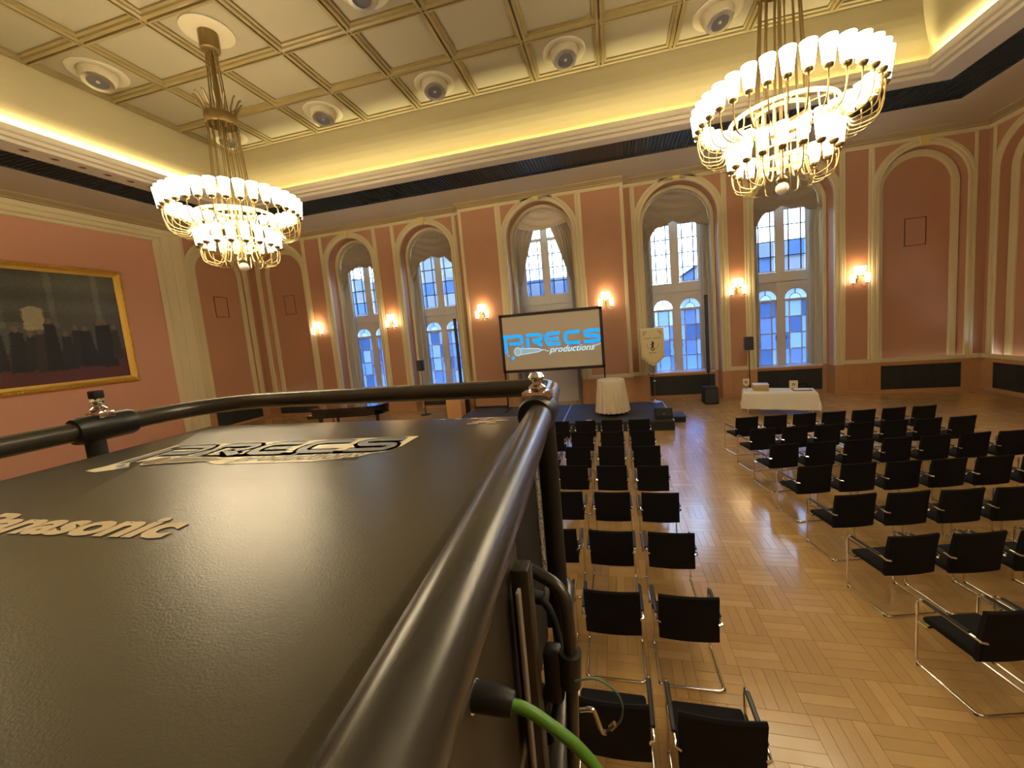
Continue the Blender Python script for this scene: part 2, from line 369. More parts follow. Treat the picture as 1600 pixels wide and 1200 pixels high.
# ---------------------------------------------------------------- walls
fW = lambda s, z, d: (s, D + d, z)             # window wall
fR = lambda s, z, d: (W + d, s, z)             # right wall
fL = lambda s, z, d: (-W - d, s, z)            # left wall
def outl(cs, a, zs, zb, n=24):
    return [(cs - a, zb)] + [(cs - a * cos(pi * k / n), zs + a * sin(pi * k / n)) for k in range(n + 1)] + [(cs + a, zb)]
def arch_face(mb, s0, s1, z0, z1, cs, a, zs, d, n=24):
    """rectangle s0..s1, z0..z1 with an arched opening that starts at z0"""
    if s0 < cs - a: mb.quad((s0, z0, d), (cs - a, z0, d), (cs - a, zs, d), (s0, zs, d)); mb.quad((s0, zs, d), (cs - a, zs, d), (cs - a, z1, d), (s0, z1, d))
    if s1 > cs + a: mb.quad((cs + a, z0, d), (s1, z0, d), (s1, zs, d), (cs + a, zs, d)); mb.quad((cs + a, zs, d), (s1, zs, d), (s1, z1, d), (cs + a, z1, d))
    P = [(cs - a * cos(pi * k / n), zs + a * sin(pi * k / n)) for k in range(n + 1)]
    for (x0, y0), (x1, y1) in zip(P[:-1], P[1:]): mb.quad((x0, y0, d), (x1, y1, d), (x1, z1, d), (x0, z1, d))
def jamb(mb, cs, a, zs, zb, d0, d1, n=24):
    P = outl(cs, a, zs, zb, n)
    for (x0, y0), (x1, y1) in zip(P[:-1], P[1:]): mb.quad((x0, y0, d0), (x1, y1, d0), (x1, y1, d1), (x0, y0, d1))
def sweep_arch(f, cs, a, zs, zb, prof, name, mt, parent, n=28):
    """prof: list of (offset outward from radius a, depth d)"""
    mb = MB(f); rows = []
    for (o, d) in prof: rows.append([(x, z, d) for x, z in outl(cs, a + o, zs, zb, n)])
    for r0, r1 in zip(rows[:-1], rows[1:]):
        for i in range(len(r0) - 1): mb.quad(r0[i], r0[i + 1], r1[i + 1], r1[i])
    return mb.build(name, mt, parent, smooth=30)
DBL = [(0, 0.0), (0, -.035), (.02, -.05), (.085, -.05), (.10, -.022), (.125, -.022), (.14, -.05), (.21, -.05), (.24, -.03), (.24, 0)]
DBL2 = [(-.006, 0.06), (-.006, -.035), (.02, -.05), (.085, -.05), (.10, -.022), (.125, -.022), (.14, -.05), (.21, -.05), (.24, -.03), (.24, 0)]
SGL = [(0, 0.0), (0, -.03), (.03, -.04), (.14, -.04), (.18, 0)]
def strip(f, s, z0, z1, w, parent, d=0.0, p=.035, name='moulding', mt='cream'):
    mb = MB(f); a, b = s - w / 2, s + w / 2; c = min(.02, w / 4)
    P = [(a, d), (a, d - p * .6), (a + c, d - p), (b - c, d - p), (b, d - p * .6), (b, d)]
    for (x0, d0), (x1, d1) in zip(P[:-1], P[1:]): mb.quad((x0, z0, d0), (x1, z0, d1), (x1, z1, d1), (x0, z1, d0))
    mb.quad((a, z0, d), (b, z0, d), (b, z0, d - p), (a, z0, d - p)); mb.quad((a, z1, d), (b, z1, d), (b, z1, d - p), (a, z1, d - p))
    return mb.build(name, mt, parent, smooth=30)
def hstrip(f, s0, s1, z, h, parent, d=0.0, p=.035, name='moulding', mt='cream'):
    mb = MB(f); a, b = z - h / 2, z + h / 2; c = min(.02, h / 4)
    P = [(a, d), (a, d - p * .6), (a + c, d - p), (b - c, d - p), (b, d - p * .6), (b, d)]
    for (x0, d0), (x1, d1) in zip(P[:-1], P[1:]): mb.quad((s0, x0, d0), (s0, x1, d1), (s1, x1, d1), (s1, x0, d0))
    mb.quad((s0, a, d), (s0, b, d), (s0, b, d - p), (s0, a, d - p)); mb.quad((s1, a, d), (s1, b, d), (s1, b, d - p), (s1, a, d - p))
    return mb.build(name, mt, parent, smooth=30)
def keystone(f, s, z, parent, d=0.0):
    mb = MB(f); P = [(s - .10, z - .26), (s + .10, z - .26), (s + .16, z + .06), (s - .16, z + .06)]
    mb.add([(a, b, d - .09) for a, b in P] + [(a, b, d) for a, b in P], [(0, 1, 2, 3), (0, 1, 5, 4), (1, 2, 6, 5), (2, 3, 7, 6), (3, 0, 4, 7)])
    return mb.build('keystone', 'keystone', parent, smooth=0)
def dado(f, s0, s1, parent, d=0.0, inset=True):
    mb = MB(f); p = d - .05
    mb.box(s0, 0, d, s1, ZD - .06, p); mb.box(s0 - .0, ZD - .06, d, s1 + .0, ZD, p - .03); mb.box(s0, 0, d, s1, .12, p - .025)
    mb.build('dado', 'wood', parent, smooth=0)
    if inset and s1 - s0 > .45:
        mb = MB(f); a, b, z0, z1 = s0 + .1, s1 - .1, .22, ZD - .16
        for q in ((a, z0, b, z0 + .03), (a, z1 - .03, b, z1), (a, z0, a + .03, z1), (b - .03, z0, b, z1)): mb.box(q[0], q[1], p, q[2], q[3], p - .018)
        mb.build('dado_panel', 'wood', parent, smooth=0)
def grille(f, s0, s1, z0, z1, d, parent, n=3):
    mb = MB(f); mb.box(s0, z0, d + .02, s1, z1, d + .05)
    for k in range(n + 1):
        s = s0 + (s1 - s0) * k / n; mb.box(s - .015, z0, d - .01, s + .015, z1, d + .03)
    q = z0 + .05
    while q < z1: mb.box(s0, q, d, s1, q + .012, d + .02); q += .05
    mb.build('radiator_grille', 'grille', parent, smooth=0)

def blank_niche(f, cs, hw, par, red, dd=0.16, a1=None, zs=6.95):
    a = hw - .24
    arch_face(red, cs - hw, cs + hw, ZD, ZT, cs, a, zs, 0)
    jamb(red, cs, a, zs, ZD, 0, dd)
    a2 = a - .16
    rb = red; rb.quad((cs - a, ZD, dd), (cs + a, ZD, dd), (cs + a, zs, dd), (cs - a, zs, dd))
    n = 24; P = [(cs - a * cos(pi * k / n), zs + a * sin(pi * k / n)) for k in range(n + 1)]
    for (x0, y0), (x1, y1) in zip(P[:-1], P[1:]): rb.add([(x0, y0, dd), (x1, y1, dd), (cs, zs, dd)], [(0, 1, 2)])
    sweep_arch(f, cs, a, zs, ZD + .12, DBL, 'archivolt', 'cream', par)
    sweep_arch(f, cs, a2 - .09, zs, ZD + .12, [(0, dd), (0, dd - .05), (.04, dd - .06), (.21, dd - .06), (.25, dd)], 'inner_moulding', 'cream', par)
    hstrip(f, cs - hw, cs + hw, ZD + .075, .15, par, 0, .05)
    keystone(f, cs, zs + hw, par)
    strip(f, cs - hw + .05, zs - .0, ZT - .12, .10, par); strip(f, cs + hw - .05, zs - .0, ZT - .12, .10, par)
    # square access cover drawn as a thin dark-red frame
    mb = MB(f); a_, b_, z0, z1, p = cs - .31, cs + .31, 5.02, 5.95, dd
    t = .022
    for q in ((a_, z0, b_, z0 + t), (a_, z1 - t, b_, z1), (a_, z0, a_ + t, z1), (b_ - t, z0, b_, z1)): mb.box(q[0], q[1], p, q[2], q[3], p - .012)
    mb.build('square_outline', 'line', par, smooth=0)
    # lower part: wood around a black grille
    mb = MB(f); g0, g1 = cs - hw + .3, cs + hw - .3
    mb.box(cs - hw, 0, 0, g0, ZD, -.05); mb.box(g1, 0, 0, cs + hw, ZD, -.05); mb.box(g0, 0, 0, g1, .12, -.05); mb.box(g0, .97, 0, g1, ZD, -.06)
    mb.quad((g0, .12, .10), (g1, .12, .10), (g1, .97, .10), (g0, .97, .10))
    mb.build('dado', 'wood', par, smooth=0)
    grille(f, g0, g1, .12, .97, -.02, par)

wf = struct('wall_front'); red = MB(fW)
# ---- windows
DI, DW = .55, 1.16     # depth of the inner arch, depth of the window frame
def window_bay(n, cs, hw, f, s0, s1, zs=6.95, door=False, inner=1.10):
    a = hw - .24; inner = a - .13
    arch_face(red if f is fW else redC, s0, s1, 0, ZT, cs, a, zs, 0)
    rb = red if f is fW else redC
    jamb(rb, cs, a, zs, 0, 0, DI)
    arch_face(rb, cs - a - .02, cs + a + .02, 0, zs + a + .02, cs, inner, zs, DI)
    mw = MB(f); jamb(mw, cs, inner, zs, 0, DI, DW + .25); mw.build('window_reveal', 'cream', wf, smooth=30)
    sweep_arch(f, cs, a, zs, ZD, DBL2, 'archivolt', 'cream', wf)
    sweep_arch(f, cs, inner, zs, ZD, [(0, DI + .04), (0, DI - .04), (.02, DI - .05), (.11, DI - .05), (.13, DI - .03), (.128, DI)], 'inner_moulding', 'cream', wf)
    keystone(f, cs, zs + hw, wf)
    strip(f, cs - hw + .05, zs, ZT - .12, .10, wf); strip(f, cs + hw - .05, zs, ZT - .12, .10, wf)
    dw = MB(f); dw.box(cs - hw, 0, 0, cs - a, ZD, -.05); dw.box(cs + a, 0, 0, cs + hw, ZD, -.05)
    dw.box(cs - a + .012, 0, -.04, cs - a - .02, ZD, DI); dw.box(cs + a - .012, 0, -.04, cs + a + .02, ZD, DI)
    dw.build('dado', 'wood', wf, smooth=0)
    # ---- the window itself
    w = struct('window_%d' % n)
    gw, ml = .76, .14         # glass width of one sash, half mullion
    d = DW; e0, e1 = cs - ml - gw, cs + ml + gw
    fr = MB(f)
    zl0, zl1, zu0, zu1 = (1.06 if not door else 1.50), 3.57, 4.70, 7.02
    fr.box(cs - inner - .05, (ZD if not door else .0) - .04, d, e0, 8.1, d + .12); fr.box(e1, (ZD if not door else .0) - .04, d, cs + inner + .05, 8.1, d + .12)
    fr.box(cs - ml, (ZD if not door else .0) - .04, d - .02, cs + ml, 8.1, d + .12)
    fr.box(e0, 4.03, d, e1, zu0 - .02, d + .12); fr.box(e0, zu1, d, e1, zu1 + .10, d + .12); fr.box(e0, zl1, d - .01, e1, zl1 + .06, d + .12)
    fr.box(e0, zl0 - (.05 if not door else 1.5), d, e1, zl0, d + .12)
    fr.box(e0 - .12, 4.30, d - .08, e1 + .12, 4.42, d); fr.box(e0 - .12, 4.10, d - .03, e1 + .12, 4.16, d)
    for c0 in (cs - ml - gw / 2, cs + ml + gw / 2): arch_face(fr, c0 - gw / 2, c0 + gw / 2, zl1 + .06, 4.04, c0, gw / 2 - .005, zl1 + .06, d, 14); arch_face(fr, c0 - gw / 2, c0 + gw / 2, zu1 + .10, 8.1, c0, .001, 7.42, d, 4) if False else None
    fr.build('window_frame', 'white', w, smooth=0)
    if door:
        pb = MB(f)
        for c0 in (cs - ml - gw / 2, cs + ml + gw / 2): pb.box(c0 - gw / 2 + .08, .2, d - .03, c0 + gw / 2 - .08, 1.35, d)
        pb.build('door_panel', 'white', w, smooth=0)
    cols = [.17, .42, .17]
    for sgn in (-1, 1):
        x0 = cs - ml - gw if sgn < 0 else cs + ml
        for (zb, zt, kind) in ((zl0, zl1, 'low'), (zu0, zu1, 'up')):
            nr = 4 if not (door and kind == 'low') else 3
            sash = MB(f); barm = MB(f); t = .03
            for q in ((x0, zb, x0 + gw, zb + t), (x0, zt - t, x0 + gw, zt), (x0, zb, x0 + t, zt), (x0 + gw - t, zb, x0 + gw, zt)): sash.box(q[0], q[1], d + .01, q[2], q[3], d + .07)
            so = sash.build('sash', 'white', w, smooth=0)
            xs = [x0 + .005, x0 + cols[0], x0 + cols[0] + cols[1], x0 + gw - .005]
            zz = [zb + (zt - zb) * r / nr for r in range(nr + 1)]
            for q in xs[1:3]: barm.box(q - .020, zb, d + .02, q + .020, zt, d + .05)
            for q in zz[1:-1]: barm.box(x0, q - .018, d + .015, x0 + gw, q + .018, d + .055)
            barm.build('glazing_bar', 'lead' if kind == 'up' else 'bar', so, smooth=0)
            for r in range(nr):
                for c in range(3):
                    pm = MB(f); pm.box(xs[c], zz[r], d + .030, xs[c + 1], zz[r + 1], d + .036)
                    if kind == 'up': g = G_CLEAR[0] if (r > 1 or rnd.random() < .5) else G_CLEAR[1]
                    else: g = G_BLUE[min(3, int(rnd.random() * 4))]
                    pm.build('pane', g, so, smooth=0)
        # semicircular pane over the lower sash, in a fan of an inner half round and two outer pieces
        c0 = x0 + gw / 2; zz0 = zl1 + .065; R1, R0 = gw / 2 - .005, .19
        for (a0, a1, r0, r1, gi) in ((0, pi, 0, R0, 0), (0, pi / 2, R0, R1, 3), (pi / 2, pi, R0, R1, 1)):
            k = 8; P = [(c0 + r1 * cos(a0 + (a1 - a0) * i / k), zz0 + r1 * sin(a0 + (a1 - a0) * i / k)) for i in range(k + 1)]
            P += [(c0 + r0 * cos(a1 + (a0 - a1) * i / k), zz0 + r0 * sin(a1 + (a0 - a1) * i / k)) for i in range(k + 1)] if r0 else []
            pm = MB(f); pm.add([(x, z, d + .03) for x, z in P], [tuple(range(len(P)))]); pm.build('fan_pane', G_BLUE[gi], w, smooth=0)
        bm2 = MB(f); bm2.tube([(c0 + R0 * cos(pi * i / 10), zz0 + R0 * sin(pi * i / 10), d + .03) for i in range(11)], .010, 5); bm2.box(c0 - .01, zz0 + R0, d + .02, c0 + .01, zz0 + R1, d + .04)
        bm2.build('fan_bar', 'lead', w, smooth=0)
        # top lights under the arch
        P = [(x0 + .02, zu1 + .12), (x0 + gw - .02, zu1 + .12)]
        for i in range(9):
            x = x0 + gw - .02 - (gw - .04) * i / 8; P.append((x, zs + sqrt(max(.01, (inner - .03) ** 2 - (x - cs) ** 2)) - .06))
        pm = MB(f); pm.add([(x, z, d + .03) for x, z in P], [tuple(range(len(P)))]); pm.build('top_light', G_CLEAR[0], w, smooth=0)
        hm = MB(f); hx = x0 + (gw if sgn < 0 else 0) + sgn * .05
        hm.box(hx - .012, 2.05, d - .03, hx + .012, 2.2, d + .0); hm.build('handle', 'olddbrass', w, smooth=0)
    # outer spandrel above the top lights
    sm = MB(f); n_ = 16
    for i in range(n_):
        xa, xb = cs - (inner - .03) + 2 * (inner - .03) * i / n_, cs - (inner - .03) + 2 * (inner - .03) * (i + 1) / n_
        za, zb_ = zs + sqrt(max(0, (inner - .03) ** 2 - (xa - cs) ** 2)) - .05, zs + sqrt(max(0, (inner - .03) ** 2 - (xb - cs) ** 2)) - .05
        sm.quad((xa, za, d + .06), (xb, zb_, d + .06), (xb, 8.3, d + .06), (xa, 8.3, d + .06))
    sm.build('window_head', 'white', w, smooth=0)
    if not door:
        sl = MB(f); sl.box(cs - inner, ZD - .055, .55, cs + inner, ZD - .01, d + .02); sl.build('window_sill', 'sill', w, smooth=0)
        rb2 = MB(f); rb2.box(cs - inner, 0, .56, cs + inner, .12, .62); rb2.box(cs - inner, .92, .56, cs + inner, ZD - .055, .62); rb2.build('sill_board', 'wood', w, smooth=0)
        grille(f, cs - inner + .02, cs + inner - .02, .12, .92, .58, w)
    # wall behind below the frame
    return w

WC = [(-8.93, 1.42), (-5.13, 1.48), (0.0, 1.60), (5.26, 1.60), (9.08, 1.51)]
NL, NR = (-12.76, 1.45), (12.87, 1.45)
BX, BD = 3.33, -.30
fC = lambda s, z, d: (s, D + BD + d, z)
redC = MB(fC)
spans = [(-10.35, -7.51), (-6.61, -3.65), (-1.6, 1.6), (3.65, 6.87), (7.57, 10.59)]
for k, ((c, hw), (a, b)) in enumerate(zip(WC, spans)):
    if k == 2: window_bay(3, c, hw, fC, a, b, door=True, inner=1.12)
    else: window_bay(k + 1, (a + b) / 2, (b - a) / 2, fW, a, b)
# plain fields between
def field(mb, s0, s1): mb.quad((s0, 0, 0), (s1, 0, 0), (s1, ZT, 0), (s0, ZT, 0))
for a, b in ((-W, -14.21), (-11.31, -10.35), (-7.51, -6.61), (-3.65, -BX), (BX, 3.65), (6.87, 7.57), (10.59, 11.42), (14.32, W)): field(red, a, b)
for a, b in ((-BX, -1.6), (1.6, BX)): field(redC, a, b)
redC.quad((-BX, 0, 0), (-BX, ZT, 0), (-BX, ZT, .3), (-BX, 0, .3)); redC.quad((BX, 0, 0), (BX, ZT, 0), (BX, ZT, .3), (BX, 0, .3))
blank_niche(fW, *NL, wf, red, .30); blank_niche(fW, *NR, wf, red, .30)
red.build('wall_face', 'red', wf, smooth=0); redC.build('centre_bay_face', 'red', wf, smooth=0)
# pilaster mouldings and dado
def pilaster(f, a, b, par, left=True, right=True, d=0.0, w=.10):
    if left: strip(f, a + w / 2, ZD, ZT - .12, w, par, d)
    if right: strip(f, b - w / 2, ZD, ZT - .12, w, par, d)
    hstrip(f, a, b, ZD + .08, .16, par, d, .045)
    dado(f, a, b, par, d)
pilaster(fW, -11.31, -10.35, wf, w=.08); pilaster(fW, -7.51, -6.61, wf, w=.08); pilaster(fW, 6.87, 7.57, wf, w=.08); pilaster(fW, 10.59, 11.42, wf, w=.08)
pilaster(fW, -3.65, -BX, wf, True, False, w=.08); pilaster(fW, BX, 3.65, wf, False, True, w=.08)
pilaster(fC, -BX, -1.6, wf, w=.14); pilaster(fC, 1.6, BX, wf, w=.14)
pilaster(fW, 14.32, W, wf, False, False); pilaster(fW, -W, -14.21, wf, False, False)
# cream frieze strip and cornice
def cornice(f, s0, s1, par):
    hstrip(f, s0, s1, ZT - .07, .14, par, 0, .05, 'frieze')
    mb = MB(f); P = [(ZT, 0), (ZT, -.10), (ZT + .03, -.12), (ZT + .06, -.22), (ZT + .10, -.34), (ZT + .135, -.36)]
    for (z0, d0), (z1, d1) in zip(P[:-1], P[1:]): mb.quad((s0, z0, d0), (s1, z0, d0), (s1, z1, d1), (s0, z1, d1))
    mb.quad((s0, P[0][0], 0), (s0, ZT + .135, 0), (s0, ZT + .135, -.36), (s0, ZT, -.1)); mb.quad((s1, P[0][0], 0), (s1, ZT + .135, 0), (s1, ZT + .135, -.36), (s1, ZT, -.1))
    mb.build('cornice', 'cornice', par, smooth=30)
cornice(fW, -W, -BX, wf); cornice(fW, BX, W, wf); cornice(fC, -BX, BX, wf)

# ---- right wall
wr = struct('wall_right'); rr_ = MB(fR)
rc = [14.28, 10.55, 6.8, 3.05]
for c in rc: blank_niche(fR, c, 1.43, wr, rr_, .30)
edges = [15.86] + [e for c in rc for e in (c + 1.43, c - 1.43)] + [YB]
for a, b in zip(edges[0::2], edges[1::2]): field(rr_, b, a); pilaster(fR, b, a, wr, a < 15, a < 15, w=.08)
rr_.build('wall_face', 'red', wr, smooth=0); cornice(fR, YB, D, wr)
# ---- left wall with the big picture panel
wl = struct('wall_left'); rl = MB(fL)
blank_niche(fL, 14.28, 1.43, wl, rl, .10); field(rl, 15.71, D); field(rl, YB, 12.85)
rl.build('wall_face', 'red', wl, smooth=0); cornice(fL, YB, D, wl); pilaster(fL, 15.71, D, wl, False, False)
pk = MB(fL); pk.quad((-1.0, 0, -.012), (11.9, 0, -.012), (11.9, 8.0, -.012), (-1.0, 8.0, -.012)); pk.build('picture_field', 'pink', wl, smooth=0)
P = [(0, 0), (0, .05), (.05, .09), (.16, .10), (.20, .06), (.24, .06), (.28, .13), (.34, .15), (.52, .15), (.56, .10), (.60, .09), (.66, .13), (.94, .15), (1.0, .10), (1.03, 0)]
mb = MB(fL); y1, y0, zt = 11.82, -1.0, 7.95
for (o0, p0), (o1, p1) in zip(P[:-1], P[1:]):
    k = .50     # top band is narrower than the side band
    A = [(y1 + o0, 0, -p0), (y1 + o0, zt + o0 * k, -p0), (y0 - o0, zt + o0 * k, -p0), (y0 - o0, 0, -p0)]
    B = [(y1 + o1, 0, -p1), (y1 + o1, zt + o1 * k, -p1), (y0 - o1, zt + o1 * k, -p1), (y0 - o1, 0, -p1)]
    for i in range(3): mb.quad(A[i], A[i + 1], B[i + 1], B[i])
mb.build('panel_moulding', 'cream', wl, smooth=30)
# ---- wall behind the camera
wb = struct('wall_back'); mb = MB(); mb.quad((-W, YB, 0), (W, YB, 0), (W, YB, ZT + .2), (-W, YB, ZT + .2)); mb.build('wall_face', 'red', wb, smooth=0)
mb = MB(); mb.box(-W, YB, 0, W, YB + .05, ZD); mb.build('dado', 'wood', wb, smooth=0)

# ---------------------------------------------------------------- curtains
def curtain(cs, f, n, R=1.09, big=False, tails=(6.1, 6.3), mid=7.0, lab=''):
    t = thing('curtain', lab, 'curtain', f(cs, 0, .75), group='swagged curtains in the window arches')
    ox, oy, oz = f(cs, 0, .75)
    g = lambda s, z, d: (s, d, z)
    mb = MB(g); zs = 6.95; NU, NV = 44, 14
    def bot(u):
        au = abs(u)
        if big: return mid + .25 * au ** 2
        w_ = .16 * abs(sin(u * 5.5 + .4))
        tz = tails[0] if u < 0 else tails[1]
        k = max(0, (au - .50) / .50)
        return mid + .06 * cos(u * 6) - w_ * .6 - (mid - tz) * k ** 1.3
    vs = []; fs = []
    for i in range(NU + 1):
        u = -1 + 2 * i / NU; x = u * R; top = zs + sqrt(max(0, R * R - x * x)) + .0; b = min(bot(u), top - .02)
        for j in range(NV + 1):
            v = j / NV; sag = sin(pi * (i / NU)) if not big else sin(pi * (i / NU))
            z = top + (b - top) * v
            d = .045 * sin((z - .30 * x * x) * 21 + 1.5 * sin(u * 2)) * (1 - .3 * abs(u))
            vs.append((x, z, d))
    for i in range(NU):
        for j in range(NV): a = i * (NV + 1) + j; fs.append((a, a + 1, a + NV + 2, a + NV + 1))
    mb.add(vs, fs); mb.build('swag', 'curtain' if big else 'swag', t, smooth=80)
    for sg in (-1, 1):
        mb = MB(g); vs = []; fs = []; NU2, NV2 = 30, 16
        for j in range(NV2 + 1):
            v = j / NV2
            if big: z = 7.75 - v * 2.6; xi = .92 * (1 - v) ** 1.1 * .85 + .90 * (1 - (1 - v) ** 1.1); inner_ = .20 + .86 * v ** .85
            else: z = 7.0 - v * 6.9; inner_ = R - .25 - .04 * sin(v * pi)
            lim = sqrt(max(.01, R * R - max(0, z - zs) ** 2)); inner_ = min(inner_, lim - .02)
            for i in range(NU2 + 1):
                u = i / NU2; x = sg * (inner_ + (lim - inner_) * u); vs.append((x, z, .14 + .045 * sin(u * (40 if big else 30)) + .02 * sin(v * 9)))
        for j in range(NV2):
            for i in range(NU2): a = j * (NU2 + 1) + i; fs.append((a, a + 1, a + NU2 + 2, a + NU2 + 1))
        mb.add(vs, fs); mb.build('side_drape', 'curtain' if big else 'sheer', t, smooth=80)
        if big:
            mb = MB(g); vs = []; fs = []
            for j in range(9):
                z = 5.2 - j * 5.1 / 8
                for i in range(16): u = i / 15; vs.append((sg * (R - .16 + .15 * u), z, .14 + .04 * sin(u * 18)))
            for j in range(8):
                for i in range(15): a = j * 16 + i; fs.append((a, a + 1, a + 17, a + 16))
            mb.add(vs, fs); mb.build('lower_drape', 'sheer', t, smooth=80)
cl = ['grey swag and sheer side drapes in the leftmost tall window', 'grey swag and sheer side drapes in the second window from the left',
      'beige swag with gathered diagonal drapes in the window above the screen', 'grey swag and sheer drapes in the window behind the pennant banner', 'grey swag and sheer drapes in the window behind the draped table']
for k, (a, b) in enumerate(spans):
    curtain((a + b) / 2, fC if k == 2 else fW, k, R=(b - a) / 2 - .24 - .13 - .01, big=(k == 2), mid=7.35 if k == 2 else (7.0 if k > 2 else 6.95), tails=(6.0, 6.75) if k > 2 else (5.9, 6.4), lab=cl[k])

# ---------------------------------------------------------------- wall sconces
def make_sconce(label, loc):
    t = thing('wall_sconce', label, 'wall lamp', loc, group='four-light sconces on the window wall')
    mb = MB(); mb.cbox(-.05, -.02, -.16, .05, .0, .12, .008); mb.cbox(-.03, -.06, -.06, .03, -.02, .05, .01); mb.build('back_plate', 'brass', t)
    for (x, z) in ((-.095, .06), (.095, .06), (-.215, -.20), (.215, -.20)):
        mb = MB(); mb.lathe([(.052, 0), (.060, .02), (.078, .30), (.074, .30), (.056, .02), (.0, .015)], (x, -.16, z), 14); sh = mb.build('lamp_shade', 'sshade', t)
        mb = MB(); mb.lathe([(.0, -.03), (.03, -.028), (.062, 0), (.062, .012), (.0, .012)], (x, -.16, z - .004), 12); mb.build('lamp_holder', 'brass', t)
        mb = MB(); mb.tube(smooth_path([(0, -.04, -.05), (x * .5, -.10, z - .12 if z < 0 else -.03), (x, -.16, z - .09), (x, -.16, z - .02)], 5), .009, 6); mb.build('arm', 'brass', t)
    return t
sc = [(-11.0, D, 'just left of the leftmost tall window'), (-7.06, D, 'between the two windows left of the screen'), (-2.62, D + BD, 'to the left of the projection screen'),
      (2.45, D + BD, 'at the right end of the projection screen'), (7.20, D, 'between the pennant window and the table window'), (11.02, D, 'between the rightmost window and the blank arch')]
s0 = make_sconce('four-shade brass wall sconce ' + sc[0][2], (sc[0][0], sc[0][1] - .02, 4.12))
for x, y, l in sc[1:]: dup(s0, (x, y - .02, 4.12), 0, 'four-shade brass wall sconce ' + l)

